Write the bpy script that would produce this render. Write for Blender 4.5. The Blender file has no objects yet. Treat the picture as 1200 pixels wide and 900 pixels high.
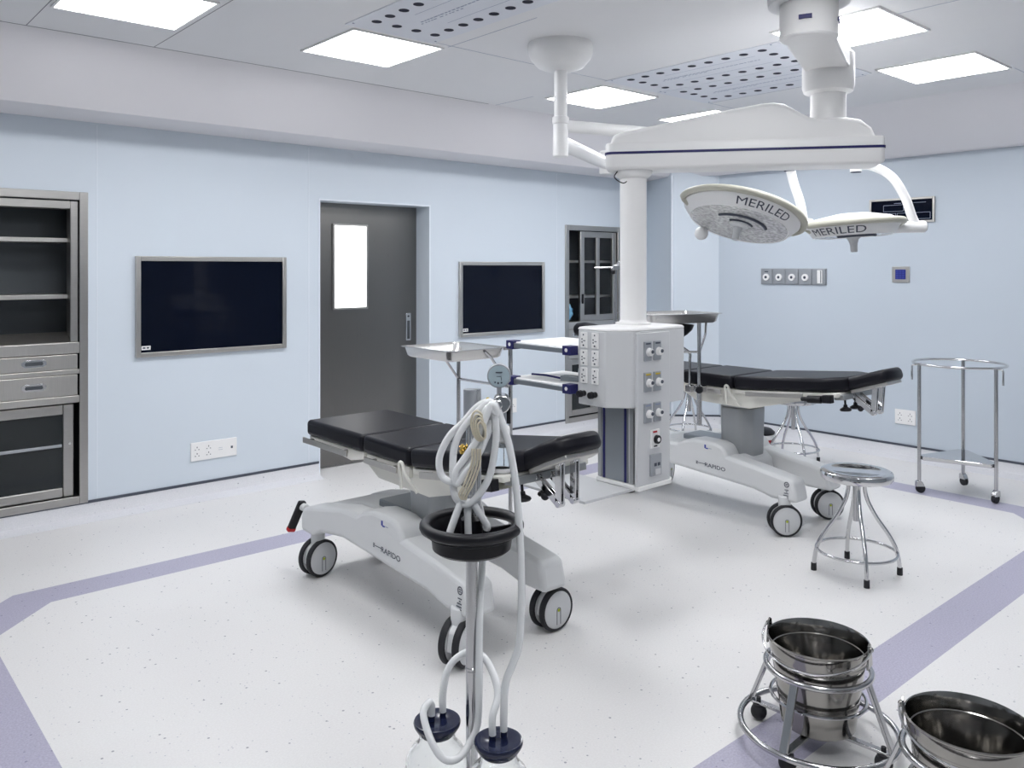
import bpy, bmesh, math, random
from mathutils import Vector, Matrix
random.seed(7)
PI = math.pi
COL = bpy.context.scene.collection
H = 1.59                       # eye height of the photographer
ZC = 2.83                      # ceiling height
YA, XB = 5.72, 7.04            # planes of the two long walls
YAW = math.radians(-41.31)     # photographer's heading (also used for loose furniture)

# ------------------------------------------------------------------ materials
def nodes_of(name):
    m = bpy.data.materials.new(name); m.use_nodes = True
    nt = m.node_tree
    return m, nt, nt.nodes['Principled BSDF']

def pm(name, col, rough=0.5, metal=0.0, spec=0.5, emis=None, estr=0, trans=0, ior=1.45, coat=0, noise=0, nscale=8, alpha=1):
    m, nt, p = nodes_of(name)
    c = (*col, 1)
    p.inputs['Base Color'].default_value = c
    p.inputs['Roughness'].default_value = rough
    p.inputs['Metallic'].default_value = metal
    p.inputs['Specular IOR Level'].default_value = spec
    p.inputs['IOR'].default_value = ior
    p.inputs['Transmission Weight'].default_value = trans
    p.inputs['Coat Weight'].default_value = coat
    p.inputs['Alpha'].default_value = alpha
    if emis:
        p.inputs['Emission Color'].default_value = (*emis, 1)
        p.inputs['Emission Strength'].default_value = estr
    if noise:
        tc = nt.nodes.new('ShaderNodeTexCoord'); nz = nt.nodes.new('ShaderNodeTexNoise')
        nz.inputs['Scale'].default_value = nscale; nz.inputs['Detail'].default_value = 4
        mx = nt.nodes.new('ShaderNodeMix'); mx.data_type = 'RGBA'
        mx.inputs[6].default_value = tuple(max(0, v*(1-noise)) for v in col)+(1,)
        mx.inputs[7].default_value = tuple(min(1, v*(1+noise)) for v in col)+(1,)
        nt.links.new(tc.outputs['Object'], nz.inputs['Vector'])
        nt.links.new(nz.outputs['Fac'], mx.inputs[0])
        nt.links.new(mx.outputs[2], p.inputs['Base Color'])
    return m

def brushed(name, col, rough=0.3, stretch=(2, 2, 60), amt=0.25):
    m, nt, p = nodes_of(name)
    p.inputs['Metallic'].default_value = 1
    tc = nt.nodes.new('ShaderNodeTexCoord'); mp = nt.nodes.new('ShaderNodeMapping')
    mp.inputs['Scale'].default_value = stretch
    n1 = nt.nodes.new('ShaderNodeTexNoise'); n1.inputs['Scale'].default_value = 6; n1.inputs['Detail'].default_value = 6
    n2 = nt.nodes.new('ShaderNodeTexNoise'); n2.inputs['Scale'].default_value = 1.3
    ad = nt.nodes.new('ShaderNodeMath'); ad.operation = 'ADD'
    mx = nt.nodes.new('ShaderNodeMix'); mx.data_type = 'RGBA'
    mx.inputs[6].default_value = tuple(v*(1-amt) for v in col)+(1,)
    mx.inputs[7].default_value = tuple(min(1, v*(1+amt)) for v in col)+(1,)
    md = nt.nodes.new('ShaderNodeMath'); md.operation = 'MULTIPLY'; md.inputs[1].default_value = 0.5
    rr = nt.nodes.new('ShaderNodeMapRange')
    rr.inputs['To Min'].default_value = rough*0.75; rr.inputs['To Max'].default_value = rough*1.35
    L = nt.links.new
    L(tc.outputs['Object'], mp.inputs['Vector']); L(mp.outputs['Vector'], n1.inputs['Vector'])
    L(tc.outputs['Object'], n2.inputs['Vector'])
    L(n1.outputs['Fac'], ad.inputs[0]); L(n2.outputs['Fac'], ad.inputs[1]); L(ad.outputs[0], md.inputs[0])
    L(md.outputs[0], mx.inputs[0]); L(mx.outputs[2], p.inputs['Base Color'])
    L(n1.outputs['Fac'], rr.inputs['Value']); L(rr.outputs['Result'], p.inputs['Roughness'])
    return m

def speckled(name, base, dark, light, rough=0.35, dens=0.5):
    """vinyl sheet with fine cloudy chips and scattered dark specks"""
    m, nt, p = nodes_of(name)
    p.inputs['Roughness'].default_value = rough
    p.inputs['Specular IOR Level'].default_value = 0.4
    L = nt.links.new
    tc = nt.nodes.new('ShaderNodeTexCoord')
    n1 = nt.nodes.new('ShaderNodeTexNoise'); n1.inputs['Scale'].default_value = 140; n1.inputs['Detail'].default_value = 3
    L(tc.outputs['Object'], n1.inputs['Vector'])
    r1 = nt.nodes.new('ShaderNodeMapRange')
    r1.inputs['From Min'].default_value = 0.35; r1.inputs['From Max'].default_value = 0.7
    L(n1.outputs['Fac'], r1.inputs['Value'])
    mx = nt.nodes.new('ShaderNodeMix'); mx.data_type = 'RGBA'
    mx.inputs[6].default_value = (*base, 1); mx.inputs[7].default_value = (*light, 1)
    L(r1.outputs['Result'], mx.inputs[0])
    last = mx.outputs[2]
    for sc, th, col, prob in ((26, 0.12, dark, dens), (60, 0.16, tuple(v*1.5 for v in dark), dens*0.8)):
        v = nt.nodes.new('ShaderNodeTexVoronoi'); v.inputs['Scale'].default_value = sc
        L(tc.outputs['Object'], v.inputs['Vector'])
        lt = nt.nodes.new('ShaderNodeMath'); lt.operation = 'LESS_THAN'; lt.inputs[1].default_value = th
        L(v.outputs['Distance'], lt.inputs[0])
        sx = nt.nodes.new('ShaderNodeSeparateColor'); L(v.outputs['Color'], sx.inputs[0])
        g = nt.nodes.new('ShaderNodeMath'); g.operation = 'LESS_THAN'; g.inputs[1].default_value = prob
        L(sx.outputs[0], g.inputs[0])
        mu = nt.nodes.new('ShaderNodeMath'); mu.operation = 'MULTIPLY'
        L(lt.outputs[0], mu.inputs[0]); L(g.outputs[0], mu.inputs[1])
        m2 = nt.nodes.new('ShaderNodeMix'); m2.data_type = 'RGBA'
        L(mu.outputs[0], m2.inputs[0]); L(last, m2.inputs[6]); m2.inputs[7].default_value = (*col, 1)
        last = m2.outputs[2]
    L(last, p.inputs['Base Color'])
    return m

M = {}
M['floor'] = speckled('floor_vinyl', (0.755, 0.742, 0.735), (0.34, 0.34, 0.37), (0.80, 0.79, 0.785), 0.38, 0.24)
M['stripe'] = speckled('stripe_vinyl', (0.385, 0.37, 0.475), (0.25, 0.24, 0.35), (0.49, 0.475, 0.59), 0.4, 0.5)
M['cove'] = speckled('cove_vinyl', (0.70, 0.705, 0.735), (0.35, 0.36, 0.4), (0.76, 0.76, 0.79), 0.35, 0.15)
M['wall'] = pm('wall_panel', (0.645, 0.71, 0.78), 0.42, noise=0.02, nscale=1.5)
M['wall_shaded'] = pm('wall_panel_right_shaded', (0.545, 0.605, 0.675), 0.42, noise=0.02, nscale=1.5)  # same paint as the back wall, its weaker light put into a darker colour
M['tray'] = pm('tray_steel', (0.66, 0.655, 0.645), 0.24, 0.85, noise=0.04, nscale=10)
M['wallback'] = pm('darkened_wall', (0.36, 0.39, 0.42), 0.5, noise=0.03, nscale=1.5)  # walls behind the camera, colour darkened to deepen reflections in the steel
M['wallw'] = pm('wall_trim', (0.78, 0.83, 0.9), 0.4, noise=0.01)
M['ceil'] = pm('ceiling_panel', (0.79, 0.79, 0.805), 0.5, noise=0.015, nscale=2)
M['soffit'] = pm('soffit_panel', (0.79, 0.775, 0.80), 0.45, noise=0.015, nscale=2)
M['seam'] = pm('seam', (0.22, 0.22, 0.25), 0.7, noise=0.1)
M['steel'] = brushed('brushed_steel', (0.44, 0.43, 0.415), 0.33)
M['steelh'] = brushed('brushed_steel_across', (0.56, 0.545, 0.52), 0.33, (60, 60, 2))
M['door'] = brushed('door_steel', (0.215, 0.21, 0.203), 0.30, (75, 75, 1.5), 0.10)
M['chrome'] = pm('chrome', (0.66, 0.66, 0.67), 0.10, 1, noise=0.03)
M['tube'] = pm('polished_tube', (0.50, 0.50, 0.51), 0.16, 1, noise=0.06, nscale=20)
M['bucket'] = pm('bucket_steel', (0.31, 0.30, 0.285), 0.12, 1, noise=0.05, nscale=12)
M['strip'] = pm('aluminium_strip', (0.10, 0.11, 0.14), 0.4, 0.6, noise=0.05)
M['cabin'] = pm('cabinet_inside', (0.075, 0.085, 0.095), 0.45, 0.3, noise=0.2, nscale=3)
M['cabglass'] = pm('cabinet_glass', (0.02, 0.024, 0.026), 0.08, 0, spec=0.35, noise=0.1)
M['glass'] = pm('clear_glass', (0.97, 0.985, 0.985), 0.02, 0, trans=1, ior=1.3, noise=0.005)
M['screen'] = pm('screen_glass', (0.003, 0.005, 0.013), 0.06, 0, spec=0.20, noise=0.1)
M['black'] = pm('black_plastic', (0.009, 0.009, 0.012), 0.42, spec=0.35, noise=0.15)
M['rubber'] = pm('black_rubber', (0.018, 0.018, 0.022), 0.6, noise=0.15)
M['vinyl'] = pm('black_vinyl', (0.005, 0.005, 0.009), 0.40, spec=0.30, noise=0.15, nscale=30)
M['white'] = pm('white_plastic', (0.86, 0.855, 0.85), 0.35, noise=0.01)
M['grey'] = pm('pale_grey_plastic', (0.63, 0.64, 0.655), 0.38, noise=0.01)
M['tablew'] = pm('table_body_white', (0.70, 0.71, 0.72), 0.38, noise=0.015)
M['cream'] = pm('cream_enamel', (0.74, 0.73, 0.68), 0.35, noise=0.01)
M['alu'] = pm('anodised_grey', (0.30, 0.325, 0.35), 0.35, 0.75, noise=0.04)
M['silver'] = pm('silver_column', (0.36, 0.375, 0.385), 0.38, 0.6, noise=0.03)
M['plate'] = pm('outlet_plate', (0.40, 0.42, 0.45), 0.35, 0.5, noise=0.03)
M['navy'] = pm('navy_plastic', (0.012, 0.012, 0.10), 0.4, noise=0.1)
M['blue'] = pm('keypad_blue', (0.012, 0.02, 0.22), 0.3, noise=0.1)
M['red'] = pm('red_mark', (0.45, 0.01, 0.015), 0.4, noise=0.1)
M['yellow'] = pm('yellow_mark', (0.55, 0.40, 0.03), 0.4, noise=0.1)
M['lime'] = pm('lime_dot', (0.45, 0.52, 0.02), 0.4, noise=0.1)
M['print'] = pm('grey_print', (0.07, 0.08, 0.11), 0.6, noise=0.05)
M['printb'] = pm('blue_print', (0.04, 0.06, 0.35), 0.6, noise=0.05)
M['fprint'] = pm('faint_print', (0.30, 0.34, 0.46), 0.6, noise=0.05)
M['hole'] = pm('dark_hole', (0.012, 0.012, 0.03), 0.8, noise=0.1)
M['filter'] = pm('filter_plate', (0.74, 0.76, 0.82), 0.45, noise=0.01)
M['lamp'] = pm('lit_diffuser', (0.9, 0.9, 0.9), 0.5, emis=(0.97, 0.98, 1.0), estr=21.5, noise=0.005)
M['pane'] = pm('glowing_pane', (0.9, 0.9, 0.9), 0.4, emis=(1.0, 1.0, 0.985), estr=2.6, noise=0.005)  # glows by itself, standing in for a bright corridor behind the door
M['beige'] = pm('beige_grip', (0.50, 0.49, 0.42), 0.4, noise=0.02)
M['led'] = pm('lens_cluster', (0.52, 0.53, 0.57), 0.18, 0.25, noise=0.9, nscale=48)
M['hose'] = pm('silicone_hose', (0.90, 0.91, 0.92), 0.25, noise=0.01, trans=0.08)
M['hoseb'] = pm('latex_tube', (0.66, 0.60, 0.47), 0.4, noise=0.03)
M['lid'] = pm('jar_lid_navy', (0.012, 0.016, 0.045), 0.12, noise=0.1)
M['brass'] = pm('brass', (0.65, 0.43, 0.10), 0.25, 1, noise=0.05)
M['gauge'] = pm('gauge_face', (0.42, 0.52, 0.57), 0.15, noise=0.06, nscale=60)
M['bag'] = pm('blue_film', (0.18, 0.42, 0.62), 0.15, noise=0.5, nscale=25)
M['yoke'] = pm('lamp_white', (0.84, 0.84, 0.84), 0.32, noise=0.01)

# ------------------------------------------------------------------ geometry builder
class B:
    def __init__(s):
        s.bm = bmesh.new(); s.mi = 0; s.mark = 0
    def _v(s, p): return s.bm.verts.new(p)
    def _f(s, vs):
        try:
            f = s.bm.faces.new(vs); f.material_index = s.mi; return f
        except ValueError:
            return None
    def box(s, x0, y0, z0, x1, y1, z1):
        if x0 > x1: x0, x1 = x1, x0
        if y0 > y1: y0, y1 = y1, y0
        if z0 > z1: z0, z1 = z1, z0
        v = [s._v((x, y, z)) for z in (z0, z1) for y in (y0, y1) for x in (x0, x1)]
        for q in ((0, 2, 3, 1), (4, 5, 7, 6), (0, 1, 5, 4), (2, 6, 7, 3), (0, 4, 6, 2), (1, 3, 7, 5)):
            s._f([v[i] for i in q])
        return s
    def ring(s, c, u, w, r, n, ru=1):
        return [s._v(c + u*(r*ru*math.cos(2*PI*i/n)) + w*(r*math.sin(2*PI*i/n))) for i in range(n)]
    def skin(s, rings, closed=False, caps=True):
        n = len(rings[0]); k = len(rings)
        for a in range(k if closed else k-1):
            r0, r1 = rings[a], rings[(a+1) % k]
            for i in range(n):
                s._f([r0[i], r0[(i+1) % n], r1[(i+1) % n], r1[i]])
        if caps and not closed:
            s._f(rings[0][::-1]); s._f(rings[-1])
    def cyl(s, p0, p1, r0, r1=None, n=24, caps=True):
        p0, p1 = Vector(p0), Vector(p1); r1 = r0 if r1 is None else r1
        d = (p1-p0).normalized()
        u = d.orthogonal().normalized(); w = d.cross(u)
        s.skin([s.ring(p0, u, w, r0, n), s.ring(p1, u, w, r1, n)], caps=caps)
        return s
    def tube(s, pts, r, n=12, closed=False, smooth=0):
        P = [Vector(p) for p in pts]
        if smooth:
            Q = []; k = len(P)
            rng = range(k if closed else k-1)
            for i in rng:
                if closed: a, b, c, d = P[i-1], P[i], P[(i+1) % k], P[(i+2) % k]
                else: a, b, c, d = P[max(i-1, 0)], P[i], P[i+1], P[min(i+2, k-1)]
                for j in range(smooth):
                    t = j/smooth
                    Q.append(0.5*((2*b)+(c-a)*t+(2*a-5*b+4*c-d)*t*t+(3*b-a-3*c+d)*t**3))
            if not closed: Q.append(P[-1])
            P = Q
        k = len(P); T = []
        for i in range(k):
            if closed: t = P[(i+1) % k]-P[i-1]
            else: t = P[min(i+1, k-1)]-P[max(i-1, 0)]
            T.append(t.normalized())
        u = T[0].orthogonal().normalized(); rings = []
        for i in range(k):
            u = (u-T[i]*u.dot(T[i]))
            u = u.normalized() if u.length > 1e-6 else T[i].orthogonal().normalized()
            w = T[i].cross(u)
            rr = r[min(int(i*len(r)/k), len(r)-1)] if isinstance(r, (list, tuple)) else r
            rings.append(s.ring(P[i], u, w, rr, n))
        s.skin(rings, closed=closed)
        return s
    def lathe(s, prof, c=(0, 0, 0), n=40, closed=False):
        c = Vector(c); rings = []
        for r, z in prof:
            r = max(r, 1e-4)
            rings.append([s._v(c+Vector((r*math.cos(2*PI*i/n), r*math.sin(2*PI*i/n), z))) for i in range(n)])
        s.skin(rings, closed=closed)
        return s
    def torus(s, c, R, r, n=48, m=12, sx=1):
        s.tube([(c[0]+R*sx*math.cos(2*PI*i/n), c[1]+R*math.sin(2*PI*i/n), c[2]) for i in range(n)], r, m, closed=True)
        return s
    def prism(s, poly, ax, a, b):
        def P(u, v, t):
            return {'x': (t, u, v), 'y': (u, t, v), 'z': (u, v, t)}[ax]
        A = [s._v(P(u, v, a)) for u, v in poly]; C = [s._v(P(u, v, b)) for u, v in poly]
        n = len(poly)
        for i in range(n): s._f([A[i], A[(i+1) % n], C[(i+1) % n], C[i]])
        s._f(A[::-1]); s._f(C)
        return s
    def ball(s, c, r, sc=(1, 1, 1), n=20):
        prof = [(math.sin(PI*i/(n//2)), -math.cos(PI*i/(n//2))) for i in range(n//2+1)]
        rings = []
        for pr, pz in prof:
            pr = max(pr, 1e-4)
            rings.append([s._v((c[0]+r*sc[0]*pr*math.cos(2*PI*i/n), c[1]+r*sc[1]*pr*math.sin(2*PI*i/n), c[2]+r*sc[2]*pz)) for i in range(n)])
        s.skin(rings); return s
    def quad(s, a, b, c, d):
        s._f([s._v(a), s._v(b), s._v(c), s._v(d)]); return s
    def begin(s):
        s.mark = len(s.bm.verts); return s
    def xf(s, mat):
        s.bm.verts.ensure_lookup_table()
        for v in s.bm.verts[s.mark:]: v.co = mat @ v.co
        s.mark = len(s.bm.verts); return s
    def done(s, name, mat, parent=None, bev=0, seg=2, ang=38, loc=None, rz=0, recalc=True, smooth=True, sub=0):
        if recalc: bmesh.ops.recalc_face_normals(s.bm, faces=s.bm.faces[:])
        me = bpy.data.meshes.new(name); s.bm.to_mesh(me); s.bm.free()
        for m in (mat if isinstance(mat, (list, tuple)) else [mat]): me.materials.append(m)
        if smooth:
            me.polygons.foreach_set('use_smooth', [True]*len(me.polygons))
            me.set_sharp_from_angle(angle=math.radians(ang))
        o = bpy.data.objects.new(name, me); COL.objects.link(o)
        if parent: o.parent = parent
        if loc: o.location = loc
        o.rotation_euler[2] = rz
        if bev:
            b = o.modifiers.new('Bevel', 'BEVEL'); b.width = bev; b.segments = seg
            b.limit_method = 'ANGLE'; b.angle_limit = math.radians(35)
        if sub:
            b = o.modifiers.new('Sub', 'SUBSURF'); b.levels = sub; b.render_levels = sub
        return o

def tag(o, label, cat, group=None):
    o['label'] = label; o['category'] = cat
    if group: o['group'] = group
    return o
def thing(name, label, cat, loc=(0, 0, 0), rz=0, group=None):
    o = bpy.data.objects.new(name, None); COL.objects.link(o)
    o.location = loc; o.rotation_euler[2] = rz; o.empty_display_size = 0.1
    return tag(o, label, cat, group)
def struct(o):
    o['kind'] = 'structure'; return o
def lettering(name, body, size, mat, parent, fn, align='CENTER', sx=1.0, bold=0.0):
    """flat letters; fn maps the flat letter plane (x right, y up) on to the surface"""
    cu = bpy.data.curves.new(name, 'FONT'); cu.body = body; cu.size = size
    cu.align_x = align; cu.align_y = 'CENTER'; cu.offset = bold; cu.resolution_u = 3
    t = bpy.data.objects.new(name+'_tmp', cu); COL.objects.link(t)
    bpy.context.view_layer.update()
    me = bpy.data.meshes.new_from_object(t.evaluated_get(bpy.context.evaluated_depsgraph_get()))
    bpy.data.objects.remove(t); bpy.data.curves.remove(cu)
    mx = (min(v.co.x for v in me.vertices)+max(v.co.x for v in me.vertices))/2
    my = (min(v.co.y for v in me.vertices)+max(v.co.y for v in me.vertices))/2
    for v in me.vertices: v.co = Vector(fn((v.co.x-mx)*sx, v.co.y-my))
    me.materials.clear(); me.materials.append(mat); me.name = name
    o = bpy.data.objects.new(name, me); COL.objects.link(o); o.parent = parent
    return o

# ------------------------------------------------------------------ room shell
X0, Y0 = -1.5, -1.7
P0, P1, P2 = (6.95, YA), (6.71, 5.20), (XB, 4.87)      # boxed-out corner with its slanted faces
# floor with the inlaid lilac border
def octo(x0, y0, x1, y1, c):
    return [(x0+c, y0), (x1-c, y0), (x1, y0+c), (x1, y1-c), (x1-c, y1), (x0+c, y1), (x0, y1-c), (x0, y0+c)]
inn = octo(0.665, 1.60, 5.99, 4.41, 0.29); out = octo(0.46, 1.39, 6.20, 4.62, 0.375)
b = B(); vi = [b._v((x, y, 0)) for x, y in inn]; vo = [b._v((x, y, 0)) for x, y in out]
b._f(vi); b.mi = 1
for i in range(8): b._f([vi[i], vo[i], vo[(i+1) % 8], vi[(i+1) % 8]])
b.mi = 0
edge = [b._v((x, y, 0)) for x, y in ((out[0][0], Y0), (out[1][0], Y0), (7.2, out[2][1]), (7.2, out[3][1]), (out[4][0], 6.1), (out[5][0], 6.1), (X0, out[6][1]), (X0, out[7][1]))]
cor = [b._v((x, y, 0)) for x, y in ((7.2, Y0), (7.2, 6.1), (X0, 6.1), (X0, Y0))]
for i in range(8):
    j = (i+1) % 8
    if i % 2 == 0: b._f([edge[i], edge[j], vo[j], vo[i]])
    else: b._f([edge[i], cor[i//2], edge[j], vo[j], vo[i]])
struct(b.done('floor', [M['floor'], M['stripe']], smooth=False))

# wall with openings for two recessed cabinets and the door
C1 = (0.59, 1.435, 0.118, 2.055); D1 = (3.075, 4.095, 0.0, 2.108); C2 = (5.724, 6.515, 0.085, 1.998)
def wall_holes(xs, zs, holes):
    b = B()
    for i in range(len(xs)-1):
        for j in range(len(zs)-1):
            xm, zm = (xs[i]+xs[i+1])/2, (zs[j]+zs[j+1])/2
            if any(h[0] < xm < h[1] and h[2] < zm < h[3] for h in holes): continue
            b.quad((xs[i], YA, zs[j]), (xs[i+1], YA, zs[j]), (xs[i+1], YA, zs[j+1]), (xs[i], YA, zs[j+1]))
    return b
xs = sorted({X0, *C1[:2], *D1[:2], *C2[:2], P0[0]}); zs = sorted({0, 2.9, *C1[2:], *D1[2:], *C2[2:]})
b = wall_holes(xs, zs, (C1, D1, C2))
# the painted reveal of the door opening
b.quad((D1[0], YA, 0), (D1[0], 5.91, 0), (D1[0], 5.91, D1[3]), (D1[0], YA, D1[3]))
b.quad((D1[1], YA, 0), (D1[1], 5.91, 0), (D1[1], 5.91, D1[3]), (D1[1], YA, D1[3]))
b.quad((D1[0], YA, D1[3]), (D1[1], YA, D1[3]), (D1[1], 5.91, D1[3]), (D1[0], 5.91, D1[3]))
struct(b.done('wall_back', M['wall'], smooth=False))
b = B()
for p, q in ((P0, P1), (P1, P2)):
    b.quad((*p, 0), (*q, 0), (*q, 2.9), (*p, 2.9))
struct(b.done('wall_corner', M['wall'], smooth=False))
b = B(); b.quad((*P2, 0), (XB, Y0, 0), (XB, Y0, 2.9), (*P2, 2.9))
struct(b.done('wall_right', M['wall_shaded'], smooth=False))
b = B(); b.quad((X0, Y0, 0), (X0, YA, 0), (X0, YA, 2.9), (X0, Y0, 2.9))
struct(b.done('wall_left', M['wallback'], smooth=False))
b = B(); b.quad((X0, Y0, 0), (XB, Y0, 0), (XB, Y0, 2.9), (X0, Y0, 2.9))
struct(b.done('wall_front', M['wallback'], smooth=False))
# pale joint covers at the boxed-out corner and around the door opening
b = B(); b.cyl((P1[0], P1[1]-0.004, 0.1), (P1[0], P1[1]-0.004, 2.52), 0.014, n=12)
struct(b.done('trim_1', M['wallw']))
b = B(); b.box(P0[0]-0.02, YA-0.006, 0.12, P0[0]-0.004, YA, 2.5)
struct(b.done('trim_2', M['wallw']))
b = B(); t = 0.012
b.box(D1[0]-t, YA-0.004, 0, D1[0], YA, D1[3]+t); b.box(D1[1], YA-0.004, 0, D1[1]+t, YA, D1[3]+t); b.box(D1[0], YA-0.004, D1[3], D1[1], YA, D1[3]+t)
struct(b.done('trim_3', M['wallw']))
# wall-panel joints
b = B()
for x in (1.50, 2.98, 5.60): b.box(x, YA-0.001, 0.12, x+0.004, YA, 2.5)
struct(b.done('trim_4', M['wallw']))

# ceiling: flat field, sloped border, shelf back to the wall
b = B(); ys, yl, xs_, xl, zl = 4.82, 5.27, 6.20, 6.92, 2.515
b.quad((X0, Y0, ZC), (xs_, Y0, ZC), (xs_, ys, ZC), (X0, ys, ZC)); b.mi = 1
b.quad((X0, ys, ZC), (xs_, ys, ZC), (xl, yl, zl), (X0, yl, zl))
b.quad((xs_, Y0, ZC), (xl, Y0, zl), (xl, yl, zl), (xs_, ys, ZC))
b.quad((X0, yl, zl), (xl, yl, zl), (xl, 5.9, zl), (X0, 5.9, zl))
b.quad((xl, Y0, zl), (7.2, Y0, zl), (7.2, 5.9, zl), (xl, 5.9, zl))
struct(b.done('ceiling', [M['ceil'], M['soffit']], smooth=False))
b = B()
b.box(X0, ys-0.003, ZC-0.0015, 4.0, ys+0.003, ZC+0.01)
for x, y0, y1 in ((0.93, 3.1, 4.82), (1.56, 3.0, 4.82)): b.box(x-0.002, y0, ZC-0.001, x+0.002, y1, ZC+0.01)
struct(b.done('trim_5', M['seam'], smooth=False))
b = B()
for x0, y0, x1, y1 in ((2.80, 3.0, 2.803, 3.73), (2.15, 3.70, 6.1, 3.703), (4.08, 1.2, 4.083, 2.44), (5.23, 2.5, 5.233, 3.7), (4.07, 4.40, 4.073, 4.82), (5.73, 1.80, 6.2, 1.803)):
    b.box(x0, y0, ZC-0.001, x1, y1, ZC+0.01)
struct(b.done('trim_6', M['fprint'], smooth=False))

# coved skirting with a dark aluminium strip along its top
def skirting(path, name):
    prof = [(0.0, 0.10), (0.006, 0.10), (0.008, 0.055), (0.02, 0.024), (0.05, 0.007), (0.10, 0.0015), (0.10, 0.0), (0, 0)]
    strip = [(0, 0.100), (0.009, 0.100), (0.009, 0.117), (0, 0.117)]
    b = B()
    P = [Vector((*p, 0)) for p in path]; k = len(P); N = []
    for i in range(k):
        ns = []
        for a, c in ((i-1, i), (i, i+1)):
            if 0 <= a and c < k:
                d = (P[c]-P[a]).normalized(); ns.append(Vector((d.y, -d.x, 0)))
        n = sum(ns, Vector()).normalized(); N.append(n/max(0.5, n.dot(ns[0])))
    for mi, pr in ((0, prof), (1, strip)):
        b.mi = mi
        b.skin([[b._v(P[i]+N[i]*o+Vector((0, 0, z))) for o, z in pr] for i in range(k)])
    return struct(b.done(name, [M['cove'], M['strip']], ang=25))
skirting([(X0, YA), (D1[0]-0.012, YA)], 'baseboard_back')
skirting([(D1[1]+0.012, YA), P0, P1, P2, (XB, Y0)], 'baseboard_right')

# ------------------------------------------------------------------ door
d = struct(B().box(D1[0], 5.91, 0.012, D1[1], 5.95, D1[3]).done('door_1', M['door']))
b = B(); b.box(3.30, 5.897, 1.27, 3.59, 5.912, 1.93)
b.done('pane', M['pane'], d, bev=0.002)
b = B()
for x0, z0, x1, z1 in ((3.285, 1.255, 3.605, 1.27), (3.285, 1.93, 3.605, 1.945), (3.285, 1.27, 3.30, 1.93), (3.59, 1.27, 3.605, 1.93)): b.box(x0, 5.892, z0, x1, 5.912, z1)
b.done('pane_frame', M['steel'], d, bev=0.002)
b = B(); b.box(3.985, 5.903, 0.97, 4.035, 5.911, 1.205); b.mi = 1; b.box(3.997, 5.9005, 0.985, 4.023, 5.904, 1.14); b.cyl((4.01, 5.898, 1.178), (4.01, 5.904, 1.178), 0.008)
b.done('door_handle', [M['chrome'], M['cabin']], d, bev=0.002)

# ------------------------------------------------------------------ recessed steel cabinets
def frame_rect(b, x0, z0, x1, z1, w, y0, y1):
    b.box(x0, y0, z0, x0+w, y1, z1); b.box(x1-w, y0, z0, x1, y1, z1)
    b.box(x0+w, y0, z0, x1-w, y1, z0+w); b.box(x0+w, y0, z1-w, x1-w, y1, z1)
def carcass(t, W, Ht, dep=0.36):
    b = B()
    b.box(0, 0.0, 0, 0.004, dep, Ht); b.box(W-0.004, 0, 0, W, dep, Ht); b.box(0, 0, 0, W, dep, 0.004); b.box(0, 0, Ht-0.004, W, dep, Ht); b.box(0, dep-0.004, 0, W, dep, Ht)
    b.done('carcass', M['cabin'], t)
    b = B(); frame_rect(b, -0.012, -0.012, W+0.012, Ht+0.012, 0.05, -0.012, 0.006)
    b.done('outer_frame', M['steel'], t, bev=0.003)
def drawer(t, x0, x1, z0, z1, hx):
    d = B().box(x0, -0.004, z0, x1, 0.30, z1).done('drawer', M['steelh'], t, bev=0.004)
    b = B(); zc = (z0+z1)/2
    pts = [(hx-0.05, zc-0.022), (hx+0.05, zc-0.022), (hx+0.068, zc-0.008), (hx+0.068, zc+0.012), (hx+0.05, zc+0.024), (hx-0.05, zc+0.024), (hx-0.068, zc+0.012), (hx-0.068, zc-0.008)]
    b.prism(pts, 'y', -0.008, -0.002); b.mi = 1
    b.prism([(hx-0.045, zc-0.010), (hx+0.045, zc-0.010), (hx+0.05, zc), (hx+0.045, zc+0.012), (hx-0.045, zc+0.012), (hx-0.05, zc)], 'y', -0.0095, -0.004)
    b.done('pull', [M['chrome'], M['cabin']], d, bev=0.0015)
c1 = thing('instrument_cabinet', 'recessed stainless steel cabinet with open shelves and two drawers, left of the first screen', 'cabinet', (C1[0], YA, C1[2]))
W, Ht = C1[1]-C1[0], C1[3]-C1[2]
carcass(c1, W, Ht)
z = lambda w: w-C1[2]
b = B(); b.box(0.042, 0.004, z(1.125), 0.087, 0.10, z(2.01)); b.box(W-0.087, 0.004, z(1.125), W-0.042, 0.10, z(2.01)); b.box(0.087, 0.004, z(1.96), W-0.087, 0.10, z(2.01))
b.done('upper_frame', M['steel'], c1, bev=0.004)
for zz in (1.765, 1.41):
    B().box(0.06, 0.07, z(zz)-0.014, W-0.08, 0.35, z(zz)+0.014).done('shelf', M['steelh'], c1, bev=0.003)
B().prism([(0.006, z(1.126)), (0.11, z(1.185)), (0.11, z(1.11)), (0.006, z(1.11))], 'x', 0.087, W-0.087).done('sill', M['steelh'], c1)
for z0, z1 in ((1.055, 1.125), (0.925, 0.955), (0.745, 0.79)): B().box(0.036, -0.008, z(z0), W-0.036, 0.1, z(z1)).done('rail', M['steelh'], c1, bev=0.004)
drawer(c1, 0.042, W-0.046, z(0.957), z(1.05), W-0.29); drawer(c1, 0.042, W-0.046, z(0.792), z(0.922), W-0.29)
d = B(); frame_rect(d, 0.05, z(0.155), W-0.062, z(0.735), 0.062, 0.02, 0.05)
d = d.done('door', M['steel'], c1, bev=0.006)
B().box(0.11, 0.034, z(0.215), W-0.122, 0.04, z(0.675)).done('pane', M['cabglass'], d)
B().cyl((W-0.088, 0.012, z(0.49)), (W-0.088, 0.022, z(0.49)), 0.008).done('lock', M['chrome'], d)
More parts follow.
